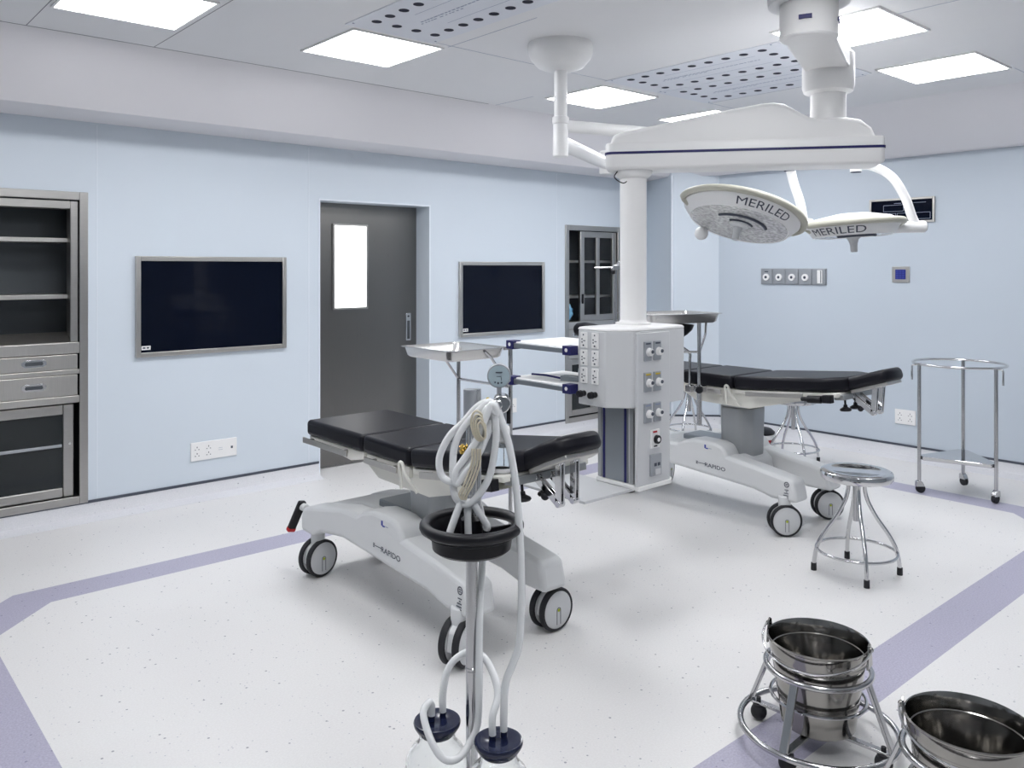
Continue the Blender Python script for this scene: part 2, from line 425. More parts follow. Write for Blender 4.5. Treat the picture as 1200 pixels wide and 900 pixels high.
B().box(0.06, 0.022, z(0.47), W-0.13, 0.033, z(0.488)).done('shelf', M['plate'], c1, bev=0.002)

c2 = thing('instrument_cabinet', 'recessed steel cabinet with sliding glass doors, partly behind the white pendant column', 'cabinet', (C2[0], YA, C2[2]))
W, Ht = C2[1]-C2[0], C2[3]-C2[2]; z = lambda w: w-C2[2]
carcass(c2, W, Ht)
for zz in (1.655, 1.30): B().box(0.03, 0.09, z(zz)-0.012, W-0.03, 0.35, z(zz)+0.012).done('shelf', M['steelh'], c2, bev=0.003)
d = B(); frame_rect(d, 0.215, z(1.06), W-0.04, z(1.955), 0.06, 0.01, 0.04); d.box(0.45, 0.012, z(1.11), 0.50, 0.038, z(1.90))
d = d.done('door', M['steel'], c2, bev=0.004)
B().box(0.27, 0.024, z(1.115), 0.45, 0.028, z(1.90)).done('pane', M['glass'], d); B().box(0.50, 0.024, z(1.115), W-0.10, 0.028, z(1.90)).done('pane', M['glass'], d)
B().box(0.235, 0.002, z(1.235), 0.258, 0.012, z(1.33)).done('door_handle', M['black'], d, bev=0.003)
for z0, z1 in ((0.99, 1.06), (0.70, 0.76)): B().box(0.038, -0.006, z(z0), W-0.038, 0.1, z(z1)).done('rail', M['steelh'], c2, bev=0.004)
drawer(c2, 0.042, W-0.042, z(0.885), z(0.985), 0.16); drawer(c2, 0.042, W-0.042, z(0.765), z(0.88), 0.16)
d = B(); frame_rect(d, 0.042, z(0.13), W-0.042, z(0.695), 0.06, 0.012, 0.04); d.box(0.37, 0.012, z(0.19), 0.42, 0.04, z(0.64))
d = d.done('door', M['steel'], c2, bev=0.004)
B().box(0.10, 0.024, z(0.19), 0.38, 0.028, z(0.64)).done('pane', M['cabglass'], d); B().box(0.41, 0.024, z(0.19), W-0.1, 0.028, z(0.64)).done('pane', M['cabglass'], d)
# crumpled blue plastic film on the cabinet floor
b = B(); b.ball((0, 0, 0.09), 0.075, (0.75, 0.6, 1.25), 24)
o = b.done('plastic_bag', M['bag'], loc=(C2[0]+0.085, YA+0.07, 1.064))
for v in o.data.vertices:
    s_ = 1+0.35*math.sin(v.co.x*90+v.co.z*60)*math.cos(v.co.y*110+v.co.z*45)
    v.co.x *= s_; v.co.y *= s_; v.co.z = 0.004+v.co.z*(0.92+0.12*math.sin(v.co.x*130))
mz = min(v.co.z for v in o.data.vertices)
for v in o.data.vertices: v.co.z -= mz
tag(o, 'crumpled blue plastic bag lying in the open part of the far steel cabinet', 'bag')

# ------------------------------------------------------------------ screens
def screen(x0, x1, z0, z1, label):
    t = thing('wall_screen', label, 'screen', ((x0+x1)/2, YA, z0), group='framed wall screens')
    w, h = (x1-x0)/2, z1-z0
    b = B(); frame_rect(b, -w, 0, w, h, 0.032, -0.028, 0.0)
    b.done('frame', M['steelh'], t, bev=0.004)
    B().box(-w+0.028, -0.016, 0.028, w-0.028, -0.002, h-0.028).done('display', M['screen'], t)
    b = B(); b.box(-w+0.037, -0.0175, 0.048, -w+0.095, -0.016, 0.075); b.mi = 1
    b.box(-w+0.045, -0.0185, 0.057, -w+0.062, -0.0175, 0.067); b.box(-w+0.070, -0.0185, 0.057, -w+0.085, -0.0175, 0.067)
    b.done('sticker', [M['white'], M['print']], t, smooth=False)
screen(1.73, 2.79, 1.0, 1.668, 'dark wall screen in a steel frame between left cabinet and door, the nearer one')
screen(4.405, 5.42, 0.985, 1.645, 'dark wall screen in a steel frame right of the steel door')

# ------------------------------------------------------------------ wall sockets
def socket_plate(loc, rz, W, Hh, cells, label, name='wall_socket'):
    """local x along the wall, local -y out of it"""
    t = thing(name, label, 'socket', loc, rz)
    B().box(-W/2, -0.010, 0, W/2, 0, Hh).done('plate', M['white'], t, bev=0.003)
    for kind, cx, cz in cells:
        b = B()
        if kind == 'p':
            b.box(cx-0.020, -0.0108, cz-0.018, cx+0.020, -0.009, cz+0.018); b.mi = 1
            for dx, dz, w_, h_ in ((-0.012, -0.008, 0.007, 0.005), (0.012, -0.008, 0.007, 0.005), (0, 0.008, 0.005, 0.010)):
                b.box(cx+dx-w_/2, -0.0118, cz+dz-h_/2, cx+dx+w_/2, -0.0105, cz+dz+h_/2)
            b.done('outlet', [M['white'], M['print']], t, smooth=False)
        elif kind == 'd':
            b.box(cx-0.007, -0.0118, cz-0.008, cx+0.007, -0.0095, cz+0.008); b.done('jack', M['print'], t, smooth=False)
        else:
            b.box(cx-0.016, -0.0112, cz-0.010, cx+0.016, -0.0095, cz+0.010); b.mi = 1
            b.box(cx-0.014, -0.0116, cz-0.008, cx+0.014, -0.0110, cz-0.006); b.box(cx-0.014, -0.0116, cz+0.006, cx+0.014, -0.0110, cz+0.008)
            b.done('cover', [M['white'], M['fprint']], t, smooth=False)
    return t
socket_plate((2.255, YA, 0.262), 0, 0.325, 0.127, [('p', -0.12, 0.085), ('p', -0.12, 0.042), ('p', -0.04, 0.085), ('p', -0.04, 0.042), ('s', 0.045, 0.063), ('d', 0.125, 0.063)], 'wide white socket strip low on the wall under the nearer screen')
socket_plate((5.035, YA, 0.26), 0, 0.085, 0.13, [('p', 0, 0.065)], 'single white wall socket low behind the first operating table')
socket_plate((XB, 3.03, 0.283), -PI/2, 0.17, 0.122, [('p', -0.042, 0.083), ('p', -0.042, 0.040), ('p', 0.042, 0.083), ('p', 0.042, 0.040)], 'white four-way socket plate low on the right wall beside the basin stand')

# ------------------------------------------------------------------ right-wall panels (local x runs towards the viewer's right, -y out of the wall)
t = thing('control_panel', 'black control panel in a steel frame high on the right wall behind the lamp', 'control panel', (XB, 3.06, 1.965), -PI/2)
b = B(); frame_rect(b, -0.27, 0, 0.27, 0.21, 0.018, -0.02, 0); b.done('frame', M['steelh'], t, bev=0.003)
B().box(-0.255, -0.012, 0.015, 0.255, 0, 0.195).done('face', M['screen'], t)
def outline(x0, z0, x1, z1, w=0.0028):
    b = B()
    for q in ((x0, z0, x1, z0+w), (x0, z1-w, x1, z1), (x0, z0+w, x0+w, z1-w), (x1-w, z0+w, x1, z1-w)): b.box(q[0], -0.0135, q[1], q[2], -0.0115, q[3])
    b.done('display_outline', M['fprint'], t, smooth=False)
outline(-0.15, 0.10, 0.02, 0.155); outline(-0.10, 0.03, -0.045, 0.085); outline(-0.035, 0.03, 0.06, 0.085); outline(0.12, 0.03, 0.235, 0.085)
for q in ((-0.06, 0.165, 0.0, 0.169), (-0.205, 0.072, -0.11, 0.0765), (0.1, 0.165, 0.2, 0.1675)): B().box(q[0], -0.0135, q[1], q[2], -0.0115, q[3]).done('printed_line', M['fprint'], t, smooth=False)

t = thing('gas_outlet_panel', 'row of five grey medical gas outlets on the right wall', 'gas outlet panel', (XB, 4.055, 1.435), -PI/2)
B().box(-0.332, -0.010, 0, 0.332, 0, 0.15).done('back_plate', M['plate'], t, bev=0.002)
for k in range(5):
    cx = -0.266+0.133*k
    b = B(); b.box(cx-0.058, -0.022, 0.008, cx+0.058, -0.009, 0.142)
    if k == 4: b.mi = 1; b.box(cx-0.012, -0.034, 0.015, cx+0.034, -0.021, 0.135); b.mi = 2; b.box(cx+0.02, -0.036, 0.02, cx+0.027, -0.033, 0.13)
    else:
        b.mi = 1; b.cyl((cx, -0.020, 0.068), (cx, -0.036, 0.068), 0.032); b.mi = 2
        b.cyl((cx, -0.035, 0.068), (cx, -0.038, 0.068), 0.013)
        if k == 0: b.box(cx-0.018, -0.0235, 0.115, cx+0.018, -0.0215, 0.124)
    b.done('outlet', [M['plate'], M['white'], M['print']], t, bev=0.002)

t = thing('keypad', 'small steel wall plate with a blue keypad on the right wall', 'keypad', (XB, 3.066, 1.467), -PI/2)
B().box(-0.072, -0.012, 0, 0.072, 0.004, 0.134).done('plate', M['steelh'], t, bev=0.004)
B().box(-0.043, -0.016, 0.028, 0.043, -0.011, 0.110).done('pad', M['blue'], t, bev=0.002)
for i in range(3):
    for j in range(4): B().box(-0.035+0.025*i, -0.018, 0.034+0.0185*j, -0.016+0.025*i, -0.0155, 0.047+0.0185*j).done('key', M['printb'], t, bev=0.001)

# ------------------------------------------------------------------ ceiling fixtures
def ceiling_light(x0, y0, label, w=0.585):
    t = thing('ceiling_light', label, 'ceiling light', (x0+w/2, y0+w/2, ZC), group='square ceiling light panels')
    h = w/2
    b = B()
    for q in ((-h, -h, h, -h+0.014), (-h, h-0.014, h, h), (-h, -h+0.014, -h+0.014, h-0.014), (h-0.014, -h+0.014, h, h-0.014)): b.box(q[0], q[1], -0.010, q[2], q[3], 0.01)
    b.done('frame', M['white'], t, bev=0.002)
    B().box(-h+0.012, -h+0.012, -0.007, h-0.012, h-0.012, 0.004).done('diffuser', M['lamp'], t)
ceiling_light(0.945, 3.80, 'lit square ceiling panel above the left cabinet, at the photo’s upper left edge')
ceiling_light(2.205, 3.75, 'lit square ceiling panel above the steel door, beside the drilled filter plate')
ceiling_light(4.165, 3.80, 'lit square ceiling panel behind the small ceiling mount of the lamps')
ceiling_light(5.46, 3.80, 'lit square ceiling panel half hidden behind the pendant boom cover')
ceiling_light(3.885, 1.795, 'lit square ceiling panel touching the big pendant mount on its right')
ceiling_light(5.115, 1.805, 'lit square ceiling panel furthest right, clear of the pendant')
for x, y in ((2.1, 0.9), (0.3, 1.8), (0.6, -0.2)):  # extra fixtures added out of view to supply the room's light
    ceiling_light(x, y, 'added square fill-light panel on the viewer’s own side of the room, out of the picture')

def filter_plate(x0, y0, x1, y1, nx, ny, label, px=0.12, py=0.1215):
    t = thing('ceiling_filter_plate', label, 'ceiling vent', ((x0+x1)/2, (y0+y1)/2, ZC), group='drilled ceiling filter plates')
    w, l = (x1-x0)/2, (y1-y0)/2
    B().box(-w, -l, -0.004, w, l, 0.02).done('plate', M['filter'], t, bev=0.001)
    hx, hy = px*(nx-1)/2, py*(ny-1)/2
    h0 = None
    for i in range(nx):
        for j in range(ny):
            if 0 < i < nx-1 and 0 < j < ny-1: continue
            if h0 is None: o = h0 = B().cyl((0, 0, -0.0052), (0, 0, -0.003), 0.026, n=20).done('hole', M['hole'], t, smooth=False)
            else: o = h0.copy(); COL.objects.link(o); o.parent = t
            o.location = (-hx+px*i, -hy+py*j, 0)
    random.seed(3)
    for rx in (-0.10, 0.10): B().box(rx-0.0012, -hy*0.8, -0.0045, rx+0.0012, hy*0.55, -0.003).done('printed_line', M['fprint'], t, smooth=False)
    b = B()
    y = -hy*0.75
    while y < hy*0.7:
        dl = random.uniform(0.008, 0.03)
        b.box(-0.012, y, -0.0048, -0.004, y+dl, -0.003); y += dl+random.uniform(0.005, 0.012)
        if y > 0: b.box(0.01, y, -0.0048, 0.017, y+dl*0.7, -0.003)
    b.done('printed_text', M['fprint'], t, smooth=False)
    for sx in (-1, 1):
        for sy in (-1, 1): B().cyl((sx*(w-0.02), sy*(l-0.05), -0.006), (sx*(w-0.02), sy*(l-0.05), -0.003), 0.006, n=10).done('screw', M['fprint'], t)
filter_plate(2.14, 2.45, 2.69, 3.72, 4, 9, 'drilled ceiling filter plate beside the panel over the door')
filter_plate(4.085, 2.45, 4.63, 3.72, 4, 9, 'drilled ceiling filter plate nearer the pendant mount, first of the far pair')
filter_plate(4.64, 2.45, 5.20, 3.72, 4, 9, 'drilled ceiling filter plate above the boom cover, second of the far pair')

# ------------------------------------------------------------------ operating tables
def caster(t, x, y, rz, top):
    R = 0.094
    b = B(); b.box(-0.016, -0.016, R+0.03, 0.016, 0.016, R+0.07)
    b.prism([(-0.075, R-0.02), (-0.06, R+0.055), (-0.02, R+0.085), (0.03, R+0.085), (0.065, R+0.05), (0.075, R-0.02)], 'y', -0.017, 0.017)
    b.cyl((0, 0, R+0.06), (0, 0, top), 0.036, n=20)
    h = b.done('caster', M['tablew'], t, bev=0.006, loc=(x, y, 0), rz=rz)
    for s in (-1, 1):
        b = B(); n = 40
        prof = [(R-0.014, 0.018), (R-0.004, 0.018), (R, 0.023), (R, 0.039), (R-0.004, 0.045), (R-0.012, 0.047), (R-0.014, 0.040)]
        rings = []
        for rr, yy in prof: rings.append([b._v((rr*math.cos(2*PI*i/n), s*yy, R+rr*math.sin(2*PI*i/n))) for i in range(n)])
        b.skin(rings, closed=True); b.done('tyre', M['rubber'], h, ang=50)
        b = B()
        b.cyl((0, s*0.018, R), (0, s*0.044, R), R-0.0135, R-0.0135, n=40)
        b.cyl((0, s*0.044, R), (0, s*0.049, R), R-0.016, R-0.03, n=40)
        b.mi = 1; ya, yb = s*0.047, s*0.0502
        for q in ((-0.012, 0.0, -0.0095, 0.062), (0.0095, 0.0, 0.012, 0.062)):
            b.box(min(q[0], q[2]), min(ya, yb), R-q[3], max(q[0], q[2]), max(ya, yb), R-q[1])
        b.tube([(0.011*math.cos(a), s*0.0495, R+0.011*math.sin(a)) for a in [PI*i/10 for i in range(11)]], 0.0014, 6)
        b.mi = 2; b.cyl((0, s*0.048, R), (0, s*0.0508, R), 0.007, n=14)
        b.done('hub_cover', [M['grey'], M['print'], M['lime']], h)

FL = lambda v: 0.274-0.055*(v-0.205)          # half width of the sloping chassis flank at height v
def op_table(loc, dz, back, head, rots, label, le, bl, hl):
    t = thing('operating_table', label, 'operating table', loc, group='operating tables')
    # --- chassis: two long side members joined by a deck, open between the prongs at the head end
    top = [(0.97, 0.30), (0.955, 0.345), (0.90, 0.362), (0.56, 0.425), (0.20, 0.43), (0.05, 0.405), (-0.2, 0.37), (-0.40, 0.338), (-0.43, 0.325)]
    bot = [(-0.455, 0.205), (-0.29, 0.205), (-0.16, 0.235), (0.55, 0.285), (0.74, 0.262), (0.84, 0.225), (0.96, 0.225)]
    b = B(); side = top+bot
    for s in (-1, 1):
        inner = s*0.13
        # slanted outer flank: narrower at the top
        n = len(side); A = []; C = []
        for u, v in side:
            A.append(b._v((inner, u, v))); C.append(b._v((s*FL(v), u, v)))
        for i in range(n): b._f([A[i], A[(i+1) % n], C[(i+1) % n], C[i]])
        b._f(A[::-1]); b._f(C)
    b.prism([(0.95, 0.26), (0.95, 0.34), (0.88, 0.362), (0.56, 0.423), (0.16, 0.42), (0.0, 0.40), (-0.06, 0.36), (-0.07, 0.27), (0.6, 0.285)], 'x', -0.131, 0.131)
    b.done('base', M['tablew'], t, bev=0.022, seg=3)
    # raised rounded cover beside the pedestal
    for x0, x1 in ((-0.263, -0.115), (0.115, 0.255)):
        b = B(); b.prism([(0.44, 0.415), (0.37, 0.452), (0.28, 0.474), (0.12, 0.472), (0.065, 0.455), (0.035, 0.41), (0.025, 0.36), (0.44, 0.36)], 'x', x0, x1)
        b.done('pedestal_cover', M['tablew'], t, bev=0.02, seg=3)
    B().box(-0.09, 0.22, 0.41, 0.10, 0.50, 0.455).done('foot_tray', M['alu'], t, bev=0.01)
    # --- pedestal
    zt = 0.615+dz
    b = B(); w = 0.125
    for z0, z1, k0, k1 in ((0.34, zt-0.03, 0.98, 1.06), (zt-0.03, zt, 1.06, 0.93)):
        oc = [(-w, -0.07), (-0.06, -0.12), (0.06, -0.12), (w, -0.07), (w, 0.07), (0.06, 0.12), (-0.06, 0.12), (-w, 0.07)]
        b.skin([[b._v((x*k0, 0.09+y*k0, z0)) for x, y in oc], [b._v((x*k1, 0.09+y*k1, z1)) for x, y in oc]])
    b.done('pedestal', M['silver'], t, bev=0.012)
    b = B()
    for x in (-0.10, 0.06):
        b.box(x, -0.045, zt-0.022, x+0.05, 0.01, zt+0.004)
    b.box(-0.10, 0.04, zt-0.02, 0.10, 0.20, zt+0.004)
    b.done('pedestal_top', M['black'], t, bev=0.006)
    # --- tabletop body
    z = 0.72+dz
    b = B()
    b.prism([(0.52, z-0.018), (0.40, z-0.055), (0.30, z-0.105), (-0.10, z-0.112), (-0.30, z-0.06), (-0.52, z-0.004), (-0.52, z-0.001), (0.52, z)], 'x', -0.215, 0.215)
    b.box(-0.235, 0.02, z-0.05, 0.235, 0.37, z)
    b.done('top_body', M['cream'], t, bev=0.010)
    b = B(); b.prism([(le-0.01, z-0.028), (le-0.01, z), (0.40, z), (0.40, z-0.035), (0.52, z-0.06), (0.62, z-0.05)], 'x', -0.235, 0.235)
    b.done('leg_plate', M['cream'], t, bev=0.006)
    Mb = Matrix.Translation((0, -0.005, z)) @ Matrix.Rotation(-back, 4, 'X')
    Mh = Mb @ Matrix.Translation((0, -bl, 0)) @ Matrix.Rotation(-head, 4, 'X')
    b = B().begin(); b.box(-0.235, -bl+0.025, -0.028, 0.235, 0.0, -0.002); b.xf(Mb)
    b.done('back_plate', M['cream'], t, bev=0.006)
    # --- mattress sections
    B().box(-0.25, 0.395, z+0.001, 0.25, le, z+0.082).done('leg_pad', M['vinyl'], t, bev=0.022, seg=4)
    B().box(-0.25, 0.003, z+0.001, 0.25, 0.388, z+0.084).done('seat_pad', M['vinyl'], t, bev=0.022, seg=4)
    b = B().begin(); b.prism([(-0.25, -0.004), (0.25, -0.004), (0.25, -bl+0.115), (0.225, -bl+0.075), (0.155, -bl-0.005), (-0.155, -bl-0.005), (-0.225, -bl+0.075), (-0.25, -bl+0.115)], 'z', 0.001, 0.084); b.xf(Mb)
    b.done('back_pad', M['vinyl'], t, bev=0.022, seg=4)
    b = B().begin(); b.prism([(-0.145, 0.03), (0.145, 0.03), (0.148, 0.095-hl), (0.115, 0.02-hl), (0.06, -hl), (-0.06, -hl), (-0.115, 0.02-hl), (-0.148, 0.095-hl)], 'z', 0.006, 0.078); b.xf(Mh)
    b.done('head_pad', M['vinyl'], t, bev=0.024, seg=4)
    b = B().begin(); b.prism([(-0.125, 0.0), (0.125, 0.0), (0.125, 0.105-hl), (0.09, 0.03-hl), (-0.09, 0.03-hl), (-0.125, 0.105-hl)], 'z', -0.012, 0.008); b.xf(Mh)
    b.done('head_plate', M['steelh'], t, bev=0.003)
    # --- instrument rails
    for s in (-1, 1):
        for sec, y0, y1, Mx in (('leg', 0.50, 0.94, None), ('seat', 0.07, 0.34, None), ('back', -bl+0.22, -0.10, Mb)):
            b = B().begin()
            zz = z if Mx is None else 0
            xo = s*0.262
            b.box(min(xo, xo+s*0.010), y0, zz-0.034, max(xo, xo+s*0.010), y1, zz-0.006)
            for yy in (y0+0.05, y1-0.05): b.cyl((s*0.225, yy, zz-0.02), (xo+s*0.002, yy, zz-0.02), 0.010, n=12)
            if Mx is not None: b.xf(Mx)
            b.done('side_rail', M['steelh'], t, bev=0.002)
    # white hinge strap at the joint, rail clamps, knobs
    b = B(); b.tube([(-0.272, 0.025, z-0.09), (-0.274, 0.03, z-0.02), (-0.276, 0.036, z+0.015), (-0.276, 0.025, z+0.026), (-0.274, 0.012, z+0.015), (-0.268, -0.005, z-0.03), (-0.24, -0.05, z-0.10)], 0.0075, 8, smooth=4)
    b.done('hinge_strap', M['cream'], t)
    b = B().begin(); b.cyl((-0.275, -bl+0.10, -0.036), (-0.275, -bl+0.185, -0.036), 0.022); b.cyl((-0.275, -bl+0.185, -0.036), (-0.275, -bl+0.225, -0.036), 0.013); b.box(-0.285, -bl+0.04, -0.055, -0.245, -bl+0.095, -0.01); b.xf(Mb)
    b.done('rail_clamp', M['black'], t, bev=0.003)
    b = B().begin(); b.box(-0.20, -bl+0.005, -0.045, 0.20, -bl+0.065, -0.012); b.xf(Mb); b.done('head_socket', M['silver'], t, bev=0.004)
    for kx in (-0.14, -0.02):
        b = B().begin(); b.cyl((kx, -bl+0.03, -0.045), (kx, -bl+0.03, -0.09), 0.006, n=10)
        b.lathe([(0.010, -0.075), (0.012, -0.088), (0.030, -0.098), (0.033, -0.106), (0.028, -0.112), (0, -0.112)], (kx, -bl+0.03, 0), 18); b.xf(Mb)
        b.done('knob', M['black'], t)
    # folding head-rest linkage
    for s in (-1, 1):
        x = -0.03+s*0.04
        a_ = Mb @ Vector((x, -bl+0.015, -0.03)); e_ = Mb @ Vector((x, -bl-0.10, -0.125)); c_ = Mh @ Vector((x, -0.125, -0.008))
        b = B()
        for p, q in ((a_, e_), (e_, c_)):
            dd = (q-p).normalized(); nn = dd.cross(Vector((1, 0, 0)))
            for off in (-0.009, 0.009):
                v = [b._v(r_+Vector((off+ex, 0, 0))+nn*en) for r_ in (p, q) for ex in (-0.0035, 0.0035) for en in (-0.015, 0.015)]
                for f in ((0, 1, 3, 2), (4, 6, 7, 5), (0, 4, 5, 1), (2, 3, 7, 6), (0, 2, 6, 4), (1, 5, 7, 3)): b._f([v[i] for i in f])
        for p in (a_, e_, c_): b.cyl(p+Vector((-0.016, 0, 0)), p+Vector((0.016, 0, 0)), 0.014, n=14)
        b.done('head_link', M['chrome'], t, bev=0.002)
        b = B(); k = a_.lerp(e_, 0.75); b.cyl(k, k+Vector((s*0.005, -0.035, 0.0)) , 0.005, n=8); b.ball(k+Vector((s*0.005, 0.045, -0.005)), 0.017); b.cyl(k, k+Vector((s*0.005, 0.045, -0.005)), 0.005, n=8)
        b.done('knob', M['black'], t)
    # brake pedal at the foot end
    b = B(); b.cyl((-0.24, 0.96, 0.335), (-0.24, 1.03, 0.335), 0.020); b.done('pedal_hub', M['tablew'], t, bev=0.004)
    b = B(); Mx = Matrix.Translation((-0.245, 1.01, 0.34)) @ Matrix.Rotation(math.radians(22), 4, 'X') @ Matrix.Rotation(math.radians(12), 4, 'Y')
    b.begin(); b.box(-0.022, -0.014, -0.155, 0.022, 0.014, 0.025); b.mi = 1; b.box(-0.0235, -0.0155, -0.157, 0.0235, 0.0155, -0.13); b.xf(Mx)
    b.done('brake_pedal', [M['black'], M['red']], t, bev=0.009, seg=3)
    # casters
    for (x, y), r in zip(((-0.21, 0.89), (-0.255, -0.365), (0.255, -0.365), (0.21, 0.89)), rots): caster(t, x, y, math.radians(r), 0.235)
    # printing on the near flank (letters run towards the head end)
    def flank(yc, zc, rise=0.0):
        def f(u, v):
            z_ = zc+v-u*rise
            return (-FL(z_)-0.0015, yc-u, z_)
        return f
    def mark(b, y0, y1, z0, z1):
        v = [b._v((-FL(zz)-0.0015, yy, zz)) for zz in (z0, z1) for yy in (y0, y1)]
        b._f([v[0], v[1], v[3], v[2]])
    lettering('model_name', 'RAPIDO', 0.034, M['print'], t, flank(0.115, 0.320, 0.05), sx=1.3, bold=0.0004)
    b = B(); mark(b, 0.190, 0.245, 0.325, 0.3285)
    for zz in (0.318, 0.3255, 0.333): mark(b, 0.247, 0.262, zz, zz+0.0035)
    mark(b, 0.252, 0.256, 0.318, 0.3365)
    b.done('model_mark', M['print'], t, smooth=False)
    b = B(); xx = -0.2645
    b.box(xx, 0.188, 0.428, xx+0.003, 0.200, 0.450); b.box(xx, 0.172, 0.424, xx+0.003, 0.192, 0.431); b.mi = 1; b.box(xx, 0.145, 0.428, xx+0.003, 0.168, 0.431)
    b.done('maker_mark', [M['printb'], M['fprint']], t, smooth=False)
    b = B(); n = 20
    for i in range(n):
        a0, a1 = 2*PI*i/n, 2*PI*(i+1)/n
        q = [(-0.388+r*math.cos(a), 0.306+r*math.sin(a)) for r, a in ((0.012, a0), (0.017, a0), (0.017, a1), (0.012, a1))]
        b._f([b._v((-FL(zz)-0.0015, yy, zz)) for yy, zz in q])
    mark(b, -0.397, -0.379, 0.300, 0.304); mark(b, -0.397, -0.379, 0.308, 0.312)
    for zz, y0, y1 in ((0.272, -0.402, -0.376), (0.262, -0.394, -0.384), (0.252, -0.402, -0.372), (0.240, -0.402, -0.368), (0.230, -0.402, -0.368)): mark(b, y0, y1, zz, zz+0.005)
    b.done('brake_label', M['print'], t, smooth=False)
    return t
op_table((2.29, 3.0, 0), 0.0, math.radians(7.5), math.radians(18), (10, 21, 0, 20), 'nearer black-padded operating table, in front of the steel door with the suction stand before it', 0.945, 0.635, 0.215)
op_table((4.73, 3.0, 0), 0.105, math.radians(4.5), math.radians(14), (-5, -41, -37, 20), 'farther black-padded operating table, raised higher, right of the white pendant', 0.97, 0.705, 0.235)

# ------------------------------------------------------------------ ceiling pendant with boom, shelves and gas outlets
PX, PY = 3.27, 2.78           # column axis
QX, QY = 3.85, 2.03           # boom pivot
t = thing('ceiling_pendant', 'white ceiling pendant with long boom, column, shelves and gas outlet box between the tables', 'medical pendant', (0, 0, 0))
b = B()
MX, MY = 3.25, 1.80
b.lathe([(0.0, 2.83), (0.215, 2.83), (0.215, 2.80), (0.20, 2.785), (0.17, 2.755), (0.165, 2.70), (0, 2.70)], (MX, MY, 0), 48)
b.done('ceiling_flange', M['grey'], t)
b = B()
b.lathe([(0.0, 2.72), (0.112, 2.72), (0.118, 2.71), (0.118, 2.56), (0.112, 2.55), (0, 2.55)], (MX, MY, 0), 48)
dv = Vector((QX-MX, QY-MY, 0)); L_ = dv.length; an = math.atan2(dv.y, dv.x)
b.begin(); b.prism([(0, 2.555), (L_*0.15, 2.552), (L_, 2.548), (L_, 2.64), (L_*0.8, 2.67), (0, 2.69)], 'y', -0.104, 0.104); b.xf(Matrix.Translation((MX, MY, 0)) @ Matrix.Rotation(an, 4, 'Z'))
b.done('upper_arm', M['white'], t, bev=0.012, seg=3)
b = B()
for a in (-2.75, -1.15):
    b.begin(); b.box(0.112, -0.026, 2.612, 0.1225, 0.026, 2.630); b.xf(Matrix.Translation((MX, MY, 0)) @ Matrix.Rotation(a, 4, 'Z'))
b.done('blue_stop', M['navy'], t, bev=0.001)
b = B()
b.lathe([(0, 2.66), (0.10, 2.655), (0.122, 2.63), (0.122, 2.475), (0.114, 2.452), (0.09, 2.44), (0, 2.44)], (QX, QY, 0), 48)
b.done('collar', M['white'], t)
B().cyl((QX, QY, 2.30), (QX, QY, 2.45), 0.083, n=40).done('drop_tube', M['white'], t)
# boom body: local u runs from the column towards the pivot
bd = Vector((QX-PX, QY-PY, 0)); LB = bd.length; ab = math.atan2(bd.y, bd.x)
MB_ = Matrix.Translation((PX, PY, 0)) @ Matrix.Rotation(ab, 4, 'Z')
def rounded_plan(u0, u1, w, r0, r1, n=6):
    pts = []
    for (cx, cy, a0, r) in ((u0+r0, -w+r0, PI, r0), (u1-r1, -w+r1, 1.5*PI, r1), (u1-r1, w-r1, 0, r1), (u0+r0, w-r0, 0.5*PI, r0)):
        for i in range(n+1):
            a = a0+0.5*PI*i/n; pts.append((cx+r*math.cos(a), cy+r*math.sin(a)))
    return pts
b = B().begin()
pl = rounded_plan(-0.135, 1.185, 0.128, 0.045, 0.03)
b.skin([[b._v((x*k+0.52*(1-k), y*k2, z_)) for x, y in pl] for z_, k, k2 in ((2.085, 0.975, 0.86), (2.092, 0.995, 0.96), (2.10, 1, 1), (2.205, 1, 1), (2.215, 0.995, 0.97))])
b.xf(MB_); b.done('boom', M['white'], t, ang=40)
b = B().begin()
pl2 = rounded_plan(-0.138, 1.188, 0.131, 0.045, 0.03)
b.skin([[b._v((x, y, z_)) for x, y in pl2] for z_ in (2.158, 2.170)]); b.xf(MB_); b.done('blue_stripe', M['navy'], t, ang=40)
b = B().begin()
b.prism([(-0.115, 2.20), (-0.10, 2.255), (-0.06, 2.272), (0.12, 2.305), (0.45, 2.365), (0.62, 2.392), (0.68, 2.396), (0.73, 2.388), (0.79, 2.352), (0.84, 2.322), (0.88, 2.312), (1.02, 2.312), (1.08, 2.30), (1.13, 2.26), (1.155, 2.20)], 'y', -0.098, 0.098)
b.xf(MB_); b.done('boom_cover', M['white'], t, bev=0.02, seg=3)
b = B(); b.lathe([(0, 2.09), (0.098, 2.09), (0.098, 2.078), (0.09, 2.062), (0.07, 2.045), (0, 2.04)], (PX, PY, 0), 40); b.done('column_head', M['white'], t)
b = B(); b.tube([(PX-0.085, PY+0.02, 2.09), (PX-0.11, PY+0.03, 2.05), (PX-0.075, PY, 2.02), (PX-0.05, PY-0.03, 2.05)], 0.003, 6, smooth=5); b.done('cable', M['rubber'], t)
b = B(); b.cyl((PX, PY, 1.30), (PX, PY, 2.06), 0.067, n=48); b.lathe([(0.067, 1.325), (0.072, 1.315), (0.09, 1.311), (0.09, 1.30)], (PX, PY, 0), 40)
b.done('column', M['white'], t)
